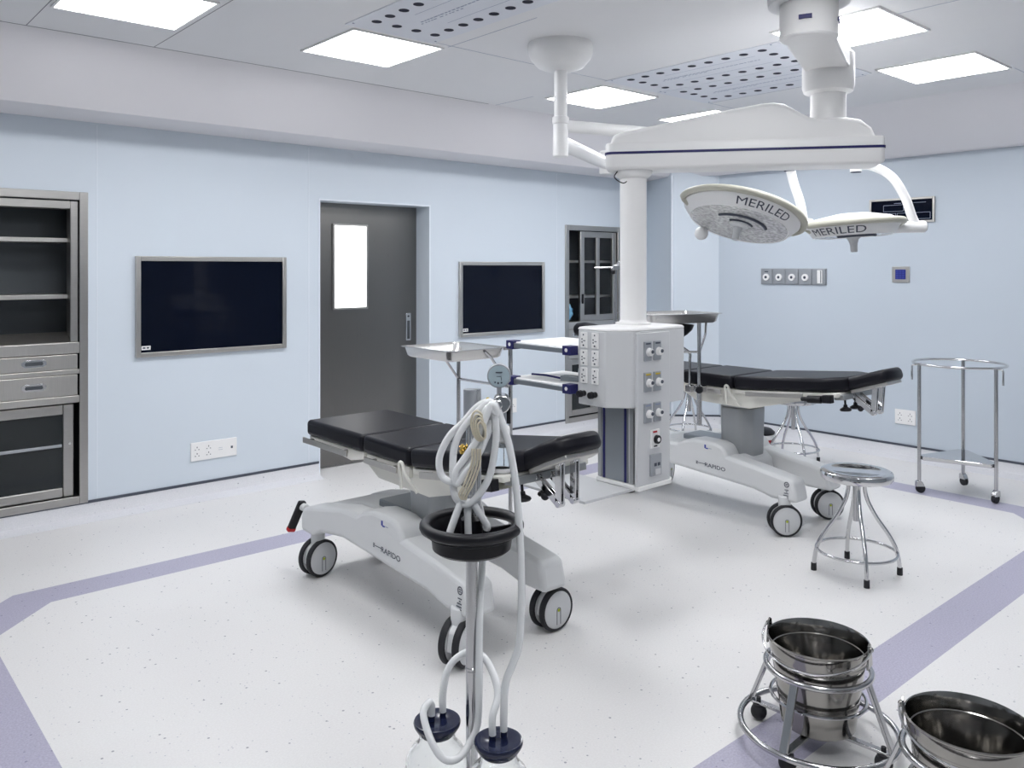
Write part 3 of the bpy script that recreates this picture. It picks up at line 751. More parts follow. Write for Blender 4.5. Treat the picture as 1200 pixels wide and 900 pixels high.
# power box
oct_ = [(2.97, 2.88), (2.97, 2.70), (3.055, 2.60), (3.455, 2.60), (3.485, 2.63), (3.485, 2.88)]
b = B(); b.prism(oct_, 'z', 0.915, 1.285); b.done('power_box', M['grey'], t, bev=0.006)
b = B(); cx, cy = 3.23, 2.75
b.skin([[b._v((cx+(x-cx)*k, cy+(y-cy)*k, z_)) for x, y in oct_] for z_, k in ((1.2855, 1.0), (1.291, 1.0), (1.297, 0.975), (1.300, 0.90), (1.302, 0.5))])
b.done('box_lid', M['white'], t, ang=50)
# front spine, full height, and the tall lower duct
b = B(); b.prism([(3.10, 2.86), (3.10, 2.66), (3.13, 2.61), (3.13, 2.605), (3.345, 2.605), (3.36, 2.62), (3.36, 2.86)], 'z', 0.535, 0.92); b.done('duct', M['grey'], t, bev=0.004)
b = B(); b.box(3.075, 2.588, 0.535, 3.325, 2.606, 1.275); b.done('outlet_face', M['grey'], t, bev=0.005)
b = B(); b.prism([(3.09, 2.87), (3.09, 2.65), (3.08, 2.60), (3.08, 2.582), (3.33, 2.582), (3.365, 2.61), (3.365, 2.87)], 'z', 0.515, 0.537); b.done('end_cap', M['white'], t, bev=0.004)
b = B(); b.box(3.093, 2.665, 0.54, 3.101, 2.83, 0.914); b.done('side_panel', M['alu'], t, bev=0.001)
for y in (2.672, 2.812): B().box(3.0905, y, 0.54, 3.094, y+0.014, 0.914).done('blue_stripe', M['navy'], t)
for y in (2.64, 2.85): B().box(3.092, y-0.011, 0.54, 3.101, y+0.011, 0.914).done('edge_profile', M['silver'], t, bev=0.002)
# sockets on the left face
for r_ in range(3):
    for c_ in range(2):
        yc, zc = 2.838-0.075*c_, 1.235-0.087*r_
        b = B(); b.box(2.963, yc-0.021, zc-0.038, 2.971, yc+0.021, zc+0.038); b.mi = 1
        for dy, dzz, w_, h_ in ((0, 0.026, 0.004, 0.004), (0, -0.026, 0.005, 0.004), (0.009, 0.004, 0.0035, 0.004), (0.009, -0.010, 0.0035, 0.004), (-0.006, -0.003, 0.007, 0.0022)):
            b.box(2.9615, yc+dy-w_, zc+dzz-h_, 2.9635, yc+dy+w_, zc+dzz+h_)
        b.done('socket', [M['white'], M['print']], t, bev=0.0015)
for c_ in range(2):
    yc = 2.838-0.075*c_
    b = B(); b.cyl((2.972, yc, 0.972), (2.945, yc, 0.972), 0.014); b.cyl((2.946, yc, 0.972), (2.925, yc, 0.972), 0.018, 0.016); b.done('terminal', M['black'], t, bev=0.002)
# gas outlets and the two lower devices on the front face
for r_ in range(3):
    for c_ in range(2):
        xc, zc = 3.145+0.073*c_, 1.186-0.150*r_
        b = B(); b.box(xc-0.0255, 2.578, zc-0.047, xc+0.0255, 2.59, zc+0.047); b.mi = 1
        b.cyl((xc+0.004, 2.579, zc-0.004), (xc+0.004, 2.560, zc-0.004), 0.021, 0.018); b.mi = 2
        b.cyl((xc+0.009, 2.561, zc-0.002), (xc+0.009, 2.556, zc-0.002), 0.009)
        b.mi = (2, 3, 4)[r_]; b.box(xc-0.018, 2.5765, zc+0.033, xc+0.018, 2.579, zc+0.041)
        b.done('gas_outlet', [M['plate'], M['white'], M['print'], M['yellow'], M['fprint']], t, bev=0.002)
b = B(); b.box(3.17, 2.580, 0.71, 3.235, 2.59, 0.80); b.mi = 1; b.cyl((3.208, 2.581, 0.752), (3.208, 2.565, 0.752), 0.021); b.box(3.19, 2.5785, 0.716, 3.215, 2.581, 0.723); b.mi = 2
b.cyl((3.208, 2.566, 0.752), (3.208, 2.562, 0.752), 0.010); b.mi = 3; b.box(3.182, 2.5785, 0.785, 3.214, 2.581, 0.794)
b.done('suction_outlet', [M['white'], M['black'], M['white'], M['red']], t, bev=0.002)
b = B(); b.box(3.165, 2.576, 0.575, 3.245, 2.59, 0.680); b.mi = 1
for xx in (3.188, 3.214): b.box(xx, 2.574, 0.622, xx+0.018, 2.577, 0.638)
b.mi = 2; b.box(3.195, 2.573, 0.580, 3.235, 2.577, 0.608)
b.done('data_outlet', [M['plate'], M['print'], M['grey']], t, bev=0.002)
# shelves
for zz in (1.182, 0.990):
    s_ = B().box(2.955, 2.905, zz-0.022, 3.36, 3.38, zz+0.012).done('shelf', M['white'], t, bev=0.006)
    B().box(2.938, 2.95, zz-0.02, 2.957, 3.335, zz+0.006).done('shelf_rail', M['alu'], s_, bev=0.003)
    for yy in (2.90, 3.33):
        b = B(); b.box(2.932, yy, zz-0.028, 2.99, yy+0.055, zz+0.018); b.mi = 1; b.cyl((2.933, yy+0.0275, zz-0.003), (2.930, yy+0.0275, zz-0.003), 0.010, n=14)
        b.done('corner_clip', [M['navy'], M['white']], s_, bev=0.005)
b = B(); b.box(3.12, 2.87, 0.95, 3.34, 2.91, 1.20); b.done('shelf_bracket', M['grey'], t, bev=0.004)
b = B(); b.box(2.77, 2.645, 0.500, 3.12, 3.18, 0.514); b.done('lower_shelf', M['grey'], t, bev=0.003)

b = B(); b.box(-0.025, -0.10, 0, 0.025, 0.07, 0.026); b.mi = 1; b.tube([(-0.02, 0.07, 0.012), (-0.01, 0.16, 0.02), (-0.03, 0.24, 0.024)], 0.006, 8, smooth=4)
o = b.done('handset', [M['alu'], M['navy']], loc=(3.085, 3.02, 1.0025), rz=0.3, bev=0.003)
tag(o, 'small dark grey handset with a blue cord on the pendant’s lower side shelf', 'handset')
b = B(); b.box(-0.03, -0.05, 0, 0.03, 0.05, 0.006); b.tube([(-0.025, -0.045, 0.005), (-0.025, -0.045, 0.05), (-0.025, 0.045, 0.05), (-0.025, 0.045, 0.005)], 0.005, 8); b.tube([(0.025, -0.045, 0.005), (0.025, -0.045, 0.05), (0.025, 0.045, 0.05), (0.025, 0.045, 0.005)], 0.005, 8)
o = b.done('rail_bracket', M['chrome'], loc=(3.21, 3.04, 1.0025), rz=0.5)
tag(o, 'small chrome bracket lying on the pendant’s lower side shelf', 'bracket')

# ------------------------------------------------------------------ double-headed surgical light
t = thing('surgical_light', 'white twin-head surgical light hung from the small round ceiling mount', 'surgical light', (3.236, 3.274, ZC))
cx, cy = 3.236, 3.274
def loc(p): return Vector(p)-Vector((cx, cy, ZC))
b = B(); b.lathe([(0, 0), (0.178, 0), (0.180, -0.02), (0.176, -0.06), (0.165, -0.085), (0.13, -0.125), (0.08, -0.145), (0.05, -0.15), (0, -0.15)], n=48); b.done('canopy', M['yoke'], t)
b = B(); b.lathe([(0, -0.14), (0.036, -0.14), (0.036, -0.40), (0.046, -0.405), (0.046, -0.44), (0.041, -0.445), (0.041, -0.515), (0.043, -0.52), (0.043, -0.62), (0.038, -0.625), (0, -0.625)], n=32); b.done('pole', M['yoke'], t)
def bar(pts, w, h):
    b = B(); rings = []
    P = [Vector(p) for p in pts]
    for i, p in enumerate(P):
        d = (P[min(i+1, len(P)-1)]-P[max(i-1, 0)]); d.z = 0; d.normalize(); n = Vector((-d.y, d.x, 0))
        rings.append([b._v(p+n*(w*math.cos(a))+Vector((0, 0, h*math.sin(a)))) for a in [2*PI*k/16 for k in range(16)]])
    b.skin(rings); return b
def joint(p, r, h):
    return B().cyl(p+Vector((0, 0, -h)), p+Vector((0, 0, h)), r, n=28)
J2 = loc((4.86, 2.386, 2.208)); J1 = loc((4.47, 2.60, 2.205))
E2 = loc((4.37, 2.915, 2.375)); E1 = loc((4.03, 3.65, 2.275))
bar([(0, 0, -0.452), (E2.x, E2.y, -0.458)], 0.034, 0.036).done('upper_arm', M['yoke'], t)
joint(E2, 0.048, 0.075).done('elbow', M['yoke'], t, bev=0.008)
bar([E2+Vector((0, 0, -0.03)), J2+Vector((0, 0, 0.03))], 0.034, 0.036).done('spring_arm', M['yoke'], t)
bar([(0, 0, -0.545), (E1.x, E1.y, -0.56)], 0.038, 0.042).done('upper_arm', M['yoke'], t)
joint(E1, 0.048, 0.075).done('elbow', M['yoke'], t, bev=0.008)
bar([E1+Vector((0, 0, -0.02)), J1+Vector((0, 0, 0.02))], 0.034, 0.036).done('spring_arm', M['yoke'], t)
Rv = Vector((math.cos(YAW), math.sin(YAW), 0)); Fv = Vector((-math.sin(YAW), math.cos(YAW), 0)); Zv = Vector((0, 0, 1))
def light_head(c, R, tilt, roll, J, hub_end, mid, text_ang, knob):
    """c head centre, axis frame: local z up through the dish, lens at the bottom"""
    c = loc(c)
    base = Matrix((Rv.to_4d(), Fv.to_4d(), Zv.to_4d(), (0, 0, 0, 1))).transposed()
    for i in range(3): base[3][i] = 0
    Mx = Matrix.Translation(c) @ base @ Matrix.Rotation(roll, 4, 'Y') @ Matrix.Rotation(tilt, 4, 'X')
    b = B().begin()
    b.lathe([(0, 0.085), (R*0.35, 0.082), (R*0.8, 0.058), (R*0.95, 0.035), (R*0.985, 0.015), (R*0.985, 0.004), (R*0.845, -0.052), (R*0.825, -0.055), (R*0.81, -0.050), (0, -0.048)], n=64)
    b.xf(Mx); h = b.done('light_head', M['yoke'], t, ang=35)
    b = B().begin(); b.lathe([(0, -0.0535), (R*0.22, -0.053), (R*0.81, -0.052), (R*0.81, -0.046), (0, -0.046)], n=64); b.xf(Mx); b.done('lens', M['led'], h)
    for rk, ar, a0, da in ((0.45, 0.010, 205, 6.5), (0.22, 0.007, 210, 6)):
        b = B().begin(); b.tube([(R*rk*math.cos(a), R*rk*math.sin(a), -0.054) for a in [math.radians(a0+da*i) for i in range(21)]], ar, 8)
        b.xf(Mx); b.done('lens_arc', M['print'], h)
    b = B().begin(); b.lathe([(0, -0.05), (R*0.17, -0.052), (R*0.16, -0.062), (0.03, -0.075), (0.022, -0.10), (0.020, -0.145), (0.016, -0.15), (0, -0.15)], n=28); b.xf(Mx); b.done('sterile_handle', M['grey'], h)
    # grip bar: an arc in front of the rim, bent back to the body at both ends
    b = B().begin(); pts = []
    for i in range(33):
        a = math.radians(178+i*(355-178)/32)
        k = 1.04
        pts.append((R*k*math.cos(a), R*k*math.sin(a), 0.02))
    a0, a1 = math.radians(176), math.radians(357)
    pts = [(R*0.90*math.cos(a0), R*0.90*math.sin(a0), -0.012), (R*1.0*math.cos(a0), R*1.0*math.sin(a0), 0.008)]+pts+[(R*1.0*math.cos(a1), R*1.0*math.sin(a1), 0.008), (R*0.90*math.cos(a1), R*0.90*math.sin(a1), -0.012)]
    b.tube(pts, 0.0195, 12); b.xf(Mx); b.done('grip_bar', M['beige'], h)
    if knob:
        b = B().begin(); b.ball((-R*0.42, R*0.74, -0.085), 0.042); b.cyl((-R*0.42, R*0.70, -0.07), (-R*0.42, R*0.70, 0.0), 0.02); b.xf(Mx); b.done('knob', M['yoke'], h)
    # name on the sloping front flank
    def f(u, v):
        a = text_ang+u/(R*0.92); s = 0.5+v/math.hypot(R*0.14, 0.056)
        rr = R*(0.845+0.14*s)+0.0015; zz = -0.052+0.056*s-0.0013
        return Mx @ Vector((rr*math.cos(a), rr*math.sin(a), zz))
    lettering('maker_name', 'MERILED', 0.068, M['print'], h, f, sx=1.32)
    # yoke: hub tube, arch and drop joint
    he = loc(hub_end); dirh = (he-c).normalized()
    b = B(); b.cyl(c+dirh*(R*0.85), he, 0.036, n=24); b.done('hub', M['yoke'], t, bev=0.006)
    b = B(); b.cyl(he-dirh*0.001, he+dirh*0.004, 0.030, n=24); b.done('hub_cap', M['alu'], t)
    pts = [J]+[loc(m) for m in mid]+[he-dirh*0.05]
    b = B(); b.tube(pts, 0.027, 14, smooth=8); b.done('yoke', M['yoke'], t)
    b = B(); b.cyl(J+Vector((0, 0, 0.045)), J+Vector((0, 0, -0.038)), 0.034, n=24); b.mi = 1; b.cyl(J+Vector((0, 0, -0.037)), J+Vector((0, 0, -0.043)), 0.031, n=24)
    b.done('yoke_joint', [M['yoke'], M['print']], t, bev=0.004)
def W_(lat, dep, z_): return tuple(Rv*lat+Fv*dep+Zv*z_)
light_head(W_(1.353, 4.90, 1.895), 0.345, math.radians(-13), math.radians(17.5), J1, W_(1.80, 4.98, 1.85), (W_(1.675, 4.93, 2.10), W_(1.725, 4.96, 1.98)), math.radians(-82), True)
light_head(W_(2.055, 5.00, 1.835), 0.272, math.radians(-2.0), math.radians(-3), J2, W_(2.50, 5.02, 1.84), (W_(2.17, 5.0, 2.205), W_(2.29, 5.0, 2.14), W_(2.375, 5.01, 2.02), W_(2.42, 5.02, 1.91)), math.radians(-134), False)

# ------------------------------------------------------------------ instrument (mayo) tray stand behind the first table
def tray_mesh(b, x0, y0, x1, y1, z0, dep, rim=0.018):
    def rp(x0, y0, x1, y1, r, n=5):
        pts = []
        for cx, cy, a0 in ((x0+r, y0+r, PI), (x1-r, y0+r, 1.5*PI), (x1-r, y1-r, 0), (x0+r, y1-r, 0.5*PI)):
            for i in range(n+1): a = a0+0.5*PI*i/n; pts.append((cx+r*math.cos(a), cy+r*math.sin(a)))
        return pts
    rings = []
    for dx, zz in ((rim, z0-0.003), (rim, z0), (0, z0), (-0.012, z0-dep+0.012), (-0.022, z0-dep+0.002), (-0.03, z0-dep+0.002), (-0.03, z0-dep), (-0.020, z0-dep), (-0.009, z0-dep+0.01), (0.002, z0-0.004)):
        rings.append([b._v((x, y, zz)) for x, y in rp(x0-dx, y0-dx, x1+dx, y1+dx, 0.04)])
    b.skin(rings[:6], caps=False); b.skin([rings[0]]+[rings[9], rings[8], rings[7], rings[6]], caps=False)
    b._f(rings[5]); b._f(rings[6])
t = thing('tray_stand', 'steel instrument tray stand behind the nearer operating table, below the right screen', 'tray stand', (3.17, 3.88, 0), group='tray stands')
b = B(); tray_mesh(b, -0.42, -0.23, -0.015, 0.23, 1.13, 0.062); b.done('tray', M['tray'], t)
for y in (-0.245, 0.25):
    b = B(); b.cyl((0.012, y, 0.05), (0.012, y, 1.12), 0.0125, n=16)
    b.tube([(0.012, y, 1.10), (0.012, y, 1.118), (-0.005, y, 1.122), (-0.03, y*0.95, 1.12)], 0.008, 8); b.done('leg', M['tube'], t)
    B().tube([(0.012, y, 0.895), (-0.14, y, 1.085), (-0.17, y*0.95, 1.115)], 0.008, 8).done('brace', M['tube'], t)
    b = B(); b.tube([(-0.30, y, 0.055), (0.10, y, 0.055)], 0.014, 10)
    b.done('foot', M['tube'], t)
    for x in (-0.28, 0.08):
        b = B(); b.cyl((x, y-0.012, 0.025), (x, y+0.012, 0.025), 0.025); b.cyl((x, y, 0.02), (x, y, 0.06), 0.008, n=8); b.done('caster', M['rubber'], t)
B().cyl((0.012, -0.245, 0.895), (0.012, 0.25, 0.895), 0.008, n=10).done('crossbar', M['tube'], t)
B().cyl((0.012, -0.245, 0.055), (0.012, 0.25, 0.055), 0.012, n=10).done('crossbar', M['tube'], t)

# tray on a pole clamped to the far table's near rail
TX = 4.73
t = thing('table_tray', 'steel tray on a pole clamped to the rail of the farther operating table', 'tray', (4.425, 3.21, 0.58), group='tray stands')
z = lambda w: w-0.58
b = B().begin(); tray_mesh(b, -0.40, -0.03, 0.155, 0.34, z(1.298), 0.062)
b.xf(Matrix.Rotation(math.radians(-14), 4, 'Z')); b.done('tray', M['tray'], t)
b = B(); b.cyl((0, 0, 0), (0, 0, z(0.84)), 0.016, n=16); b.cyl((0, 0, z(0.82)), (0, 0, z(1.275)), 0.0125, n=16); b.done('pole', M['tube'], t)
b = B(); b.tube([(0, 0.0, z(1.04)), (0.06, -0.005, z(1.16)), (0.105, 0.02, z(1.265))], 0.007, 8); b.done('brace', M['tube'], t)
b = B(); b.tube([(0.0, 0.0, z(1.05)), (-0.16, 0.12, z(1.05)), (-0.24, 0.2, z(1.05))], 0.007, 8); b.done('crossbar', M['tube'], t)
b = B(); b.box(-0.02, -0.03, z(0.79), 0.044, 0.03, z(0.835)); b.done('clamp', M['chrome'], t, bev=0.004)
b = B(); b.cyl((0.0, 0, z(0.812)), (-0.03, -0.02, z(0.812)), 0.009, n=10); b.cyl((-0.022, -0.016, z(0.812)), (-0.052, -0.035, z(0.812)), 0.027, 0.022, n=9); b.done('knob', M['black'], t, bev=0.003)

# leg supports and the small clamp pole at the far table's foot end
def leg_support(loc_, rz, label):
    t = thing('leg_support', label, 'leg support', loc_, rz)
    return t
t = leg_support((4.447, 3.30, 0.812), 0, 'black leg support cup on a bent rod under the far tray')
b = B(); b.tube([(0, 0, -0.02), (0, 0, 0.17), (0.0, 0.0, 0.22), (-0.01, 0.05, 0.255), (-0.02, 0.08, 0.27)], 0.009, 10, smooth=4); b.done('rod', M['tube'], t)
b = B(); b.lathe([(0, 0.355), (0.022, 0.355), (0.03, 0.385), (0.06, 0.405), (0.092, 0.435), (0.105, 0.468), (0.10, 0.47), (0.08, 0.445), (0.0, 0.42)], (-0.02, 0.08, -0.065), 28); b.cyl((-0.02, 0.08, 0.235), (-0.02, 0.08, 0.295), 0.018); b.done('cup', M['black'], t)
b = B(); b.box(-0.022, -0.022, -0.03, 0.022, 0.022, 0.014); b.done('clamp', M['chrome'], t, bev=0.003)
t = leg_support((4.447, 3.88, 0.812), 0, 'black padded leg support behind the pendant box, in front of the glass cabinet')
b = B(); b.tube([(0, 0, -0.02), (0, 0, 0.20), (0.0, 0.03, 0.26), (-0.02, 0.18, 0.30)], 0.009, 10, smooth=4); b.done('rod', M['tube'], t)
b = B(); b.begin(); b.lathe([(0, -0.24), (0.03, -0.24), (0.048, -0.22), (0.055, -0.16), (0.046, -0.09), (0.036, -0.04), (0.034, 0.06), (0.042, 0.14), (0.038, 0.2), (0, 0.21)], n=24)
b.xf(Matrix.Translation((0.035, 0.19, 0.325)) @ Matrix.Rotation(math.radians(-68), 4, 'Z') @ Matrix.Rotation(math.radians(90), 4, 'Y')); b.done('pad', M['vinyl'], t)
b = B(); b.box(-0.022, -0.022, -0.03, 0.022, 0.022, 0.014); b.done('clamp', M['chrome'], t, bev=0.003)
t = thing('screen_pole', 'slim steel pole with chrome cross clamp and side rod behind the pendant column', 'pole', (4.447, 3.945, 0.79), YAW)
b = B(); b.cyl((0, 0, 0.0), (0, 0, 0.80), 0.010, n=14); b.done('pole', M['tube'], t)
b = B(); b.box(-0.018, -0.018, 0.785, 0.05, 0.018, 0.82); b.cyl((-0.03, 0, 0.795), (0.03, 0, 0.845), 0.008, n=10); b.done('clamp', M['chrome'], t, bev=0.003)
b = B(); b.cyl((-0.15, 0, 0.80), (0.03, 0, 0.806), 0.006, n=10); b.done('rod', M['chrome'], t)
b = B(); b.ball((-0.02, -0.02, 0.772), 0.018, n=14); b.done('knob', M['black'], t)
b = B(); b.box(-0.02, -0.02, -0.01, 0.02, 0.02, 0.032); b.done('rail_clamp', M['chrome'], t, bev=0.003)

# ------------------------------------------------------------------ stools
def stool(x, y, rz, label):
    t = thing('revolving_stool', label, 'stool', (x, y, 0), rz, group='round steel stools')
    b = B(); b.lathe([(0, 0.492), (0.15, 0.492), (0.172, 0.490), (0.178, 0.494), (0.180, 0.505), (0.180, 0.520), (0.176, 0.530), (0.165, 0.535), (0.128, 0.535), (0.122, 0.532), (0, 0.532)], n=56); b.done('seat', M['chrome'], t)
    b = B(); b.lathe([(0, 0.495), (0.085, 0.495), (0.085, 0.487), (0.075, 0.478), (0.0, 0.478)], n=32); b.done('seat_plate', M['tube'], t)
    b = B(); b.cyl((0, 0, 0.27), (0, 0, 0.49), 0.017, n=18); b.done('screw', M['tube'], t)
    prof = [(0.040, 0.48), (0.042, 0.43), (0.058, 0.37), (0.10, 0.29), (0.155, 0.21), (0.192, 0.14), (0.207, 0.08), (0.213, 0.03)]
    for k in range(4):
        a = k*PI/2; P = [(r*math.cos(a), r*math.sin(a), z_) for r, z_ in prof]
        l = B().tube(P, 0.0105, 12, smooth=4).done('leg', M['chrome'], t)
        b = B(); e = Vector(P[-1]); b.cyl(e+Vector((0, 0, 0.008)), (e.x, e.y, 0), 0.014, 0.0145, n=14); b.done('rubber_foot', M['rubber'], l)
    b = B(); b.torus((0, 0, 0.115), 0.198, 0.008, 56, 10); b.done('foot_ring', M['chrome'], t)
stool(4.21, 2.064, YAW-0.17, 'shiny round steel stool standing in the open beside the nearest table head, the closest stool')
stool(6.20, 3.57, 0.95, 'round steel stool behind the head of the farther operating table')
stool(6.27, 4.66, 0.35, 'round steel stool far back behind the tray pole, seat hidden by the farther table')

# ------------------------------------------------------------------ basin stand
t = thing('basin_stand', 'empty three-legged steel basin stand on casters against the right wall', 'basin stand', (6.23, 2.31, 0))
b = B(); b.torus((0, 0, 0.915), 0.295, 0.009, 72, 10); b.done('top_ring', M['chrome'], t)
for k, a in enumerate((134.7, 14.7, -105.3)):
    a = math.radians(a); c_, s_ = math.cos(a), math.sin(a); r_ = 0.272
    l = B().cyl((r_*c_, r_*s_, 0.085), (r_*c_, r_*s_, 0.918), 0.0125, n=16).done('leg', M['tube'], t)
    b = B(); b.tube([(r_*c_, r_*s_, 0.905), (0.315*c_, 0.315*s_, 0.905), (0.322*c_, 0.322*s_, 0.895), (0.322*c_, 0.322*s_, 0.80)], 0.0065, 8); b.done('hook', M['chrome'], l)
    b = B(); b.prism([(-0.034, 0.045), (-0.02, 0.075), (0.0, 0.09), (0.022, 0.08), (0.024, 0.045)], 'y', -0.017, 0.017); b.mi = 1
    b.cyl((-0.008, -0.0125, 0.031), (-0.008, 0.0125, 0.031), 0.031, n=24); b.done('caster', [M['tube'], M['rubber']], l, loc=(r_*c_, r_*s_, 0), rz=a+0.8*k, bev=0.002)
b = B(); pts = []
for k, a in enumerate((134.7, 14.7, -105.3)):
    for da in (-7, 7):
        pts.append((0.262*math.cos(math.radians(a-da)), 0.262*math.sin(math.radians(a-da))))
b.prism(pts, 'z', 0.235, 0.262); b.done('lower_shelf', M['chrome'], t, bev=0.004)

# ------------------------------------------------------------------ kick buckets
def bucket(x, y, z0, ear, side, label):
    t = thing('steel_bucket', label, 'bucket', (x, y, z0), YAW, group='steel kick buckets')
    hh = 0.285
    prof = [(0, 0.0), (0.108, 0.0), (0.118, 0.008), (0.128, 0.08), (0.1335, 0.12), (0.148, 0.225), (0.1515, 0.228), (0.1525, 0.238), (0.1545, 0.242), (0.157, 0.262), (0.160, hh-0.006), (0.163, hh-0.003), (0.163, hh), (0.158, hh+0.002), (0.155, hh-0.004), (0.150, 0.240), (0.147, 0.238), (0.145, 0.226), (0.141, 0.215), (0.126, 0.09), (0.115, 0.012), (0.105, 0.006), (0, 0.006)]
    B().lathe(prof, n=64).done('pail', M['bucket'], t, ang=30)
    for s in (0, PI):
        a = ear+s; c_, s_ = math.cos(a), math.sin(a); n_ = Vector((-s_, c_, 0)); e_ = Vector((c_, s_, 0))
        b = B(); b.begin(); b.prism([(-0.026, hh-0.05), (0.026, hh-0.05), (0.02, hh-0.012), (0.010, hh+0.022), (0, hh+0.028), (-0.010, hh+0.022), (-0.02, hh-0.012)], 'y', -0.003, 0.003)
        b.xf(Matrix.Translation(e_*0.164) @ Matrix.Rotation(a+PI/2, 4, 'Z'))
        b.torus((0, 0, 0), 0.001, 0.001, 3, 3) if False else None
        b.ball(tuple(e_*0.168+Vector((0, 0, hh+0.008))), 0.009, n=12)
        b.done('ear', M['bucket'], t, bev=0.001)
    b = B(); pts = []
    for i in range(25):
        f = i/24; a = ear+side*PI*f
        drop = 0.052*math.sin(PI*f); rr = 0.172+0.012*math.sin(PI*f)
        pts.append((rr*math.cos(a), rr*math.sin(a), hh+0.010-drop))
    b.tube(pts, 0.0035, 8); b.done('bail', M['chrome'], t)
    return t
def bucket_stand(x, y, rz, label):
    t = thing('bucket_stand', label, 'bucket stand', (x, y, 0), rz, group='wheeled kick bucket stands')
    b = B(); b.torus((0, 0, 0.262), 0.166, 0.010, 64, 10); b.done('top_ring', M['tube'], t)
    b = B(); b.torus((0, 0, 0.062), 0.250, 0.0105, 72, 10); b.done('base_ring', M['tube'], t)
    b = B(); b.torus((0, 0, 0.165), 0.150, 0.006, 56, 8); b.done('middle_ring', M['tube'], t)
    for k in range(4):
        a = PI/4+k*PI/2; c_, s_ = math.cos(a), math.sin(a); n_ = Vector((-s_, c_, 0)); e_ = Vector((c_, s_, 0))
        p, q = e_*0.166+Vector((0, 0, 0.262)), e_*0.246+Vector((0, 0, 0.06))
        b = B(); b.begin()
        d_ = (q-p).normalized(); u_ = d_.cross(n_)
        v = [b._v(r_+n_*(w_*0.013)+u_*(h_*0.006)) for r_ in (p, q) for w_, h_ in ((-1, -1), (1, -1), (1, 1), (-1, 1))]
        for f in ((0, 1, 2, 3), (7, 6, 5, 4), (0, 4, 5, 1), (1, 5, 6, 2), (2, 6, 7, 3), (3, 7, 4, 0)): b._f([v[i] for i in f])
        l = b.done('leg', M['tube'], t, bev=0.002)
        b = B(); cpos = e_*0.215
        b.cyl(cpos+Vector((0, 0, 0.04)), cpos+Vector((0, 0, 0.078)), 0.008, n=10)
        b.ball((cpos.x, cpos.y, 0.028), 0.028, (1, 1, 1), 18); b.cyl(cpos+Vector((0, 0, 0.045)), cpos+Vector((0, 0, 0.056)), 0.02, n=12)
        b.done('caster', M['rubber'], l)
    b = B()
    for a in (PI/4, 3*PI/4):
        c_, s_ = math.cos(a), math.sin(a)
        b.begin(); b.box(-0.245, -0.012, 0.056, 0.245, 0.012, 0.066); b.xf(Matrix.Rotation(a, 4, 'Z'))
    b.done('cross_bar', M['tube'], t, bev=0.002)
bucket_stand(2.595, 1.405, YAW, 'round wheeled steel stand under the left kick bucket, on the lilac floor stripe')
bucket(2.595, 1.405, 0.068, math.radians(-38), -1, 'open polished steel bucket in the left wheeled stand, handle folded to the left')
bucket_stand(2.43, 0.875, YAW+0.2, 'round wheeled steel stand under the bucket in the lower right corner')
bucket(2.43, 0.875, 0.068, math.radians(152), 1, 'open polished steel bucket cut by the photo’s lower right corner')

# ------------------------------------------------------------------ suction unit far back, small pedal
t = thing('suction_canister', 'small white canister with black lid and red oval badge behind the farther table', 'canister', (6.40, 4.02, 0), YAW)
b = B(); b.lathe([(0, 0.02), (0.135, 0.02), (0.145, 0.035), (0.145, 0.13), (0.135, 0.15), (0, 0.15)], n=36); b.done('body', M['white'], t)
b = B(); b.lathe([(0, 0.148), (0.138, 0.148), (0.14, 0.165), (0.11, 0.19), (0.04, 0.20), (0.035, 0.225), (0, 0.228)], n=36); b.done('lid', M['black'], t)
b = B(); b.lathe([(0.13, 0.0), (0.15, 0.0), (0.152, 0.03), (0.13, 0.035)], n=36); b.done('base_band', M['black'], t)
b = B(); b.begin(); b.prism([(0.036*math.cos(a), 0.085+0.026*math.sin(a)) for a in [2*PI*i/20 for i in range(20)]], 'y', -0.150, -0.140); b.xf(Matrix.Rotation(0.42, 4, 'Z')); b.done('badge', M['red'], t)
b = B(); b.tube([(0.02, 0, 0.22), (-0.02, 0.0, 0.30), (-0.09, 0.02, 0.38), (-0.16, 0.05, 0.36)], 0.012, 10, smooth=4); b.done('hose', M['alu'], t)
b = B(); b.prism([(-0.05, 0), (0.05, 0), (0.05, 0.02), (-0.03, 0.045), (-0.05, 0.03)], 'x', -0.035, 0.035)
o = b.done('foot_pedal', M['black'], loc=(6.02, 4.50, 0), rz=0.5, bev=0.004); tag(o, 'small black foot pedal on the floor beside the farthest stool', 'pedal')

# ------------------------------------------------------------------ suction stand in the foreground
SX, SY = 1.247, 1.566
t = thing('suction_stand', 'steel pole stand with black ring bowl and gauge, in front of the nearer table', 'suction stand', (SX, SY, 0), YAW)
K = 0.00206
def S(a, c_, v=0.0): return (a*K, v, 1.295-c_*K)          # a right of the pole, c_ below its top (drawing units), v depth
b = B(); b.cyl((0, 0, 0.10), (0, 0, 1.24), 0.0145, n=24); b.lathe([(0.0145, 0.62), (0.0162, 0.622), (0.0162, 0.628), (0.0145, 0.63)], n=24); b.done('pole', M['tube'], t)
b = B(); b.cyl((-0.004, 0, 1.225), (-0.004, 0, 1.297), 0.0162, n=20); b.cyl((0.012, 0.008, 1.225), (0.012, 0.008, 1.297), 0.0105, n=20); b.done('sleeve', M['plate'], t)
b = B(); b.cyl((0.014, 0.006, 0.95), (0.014, 0.006, 1.24), 0.009, n=16); b.done('side_tube', M['tube'], t)
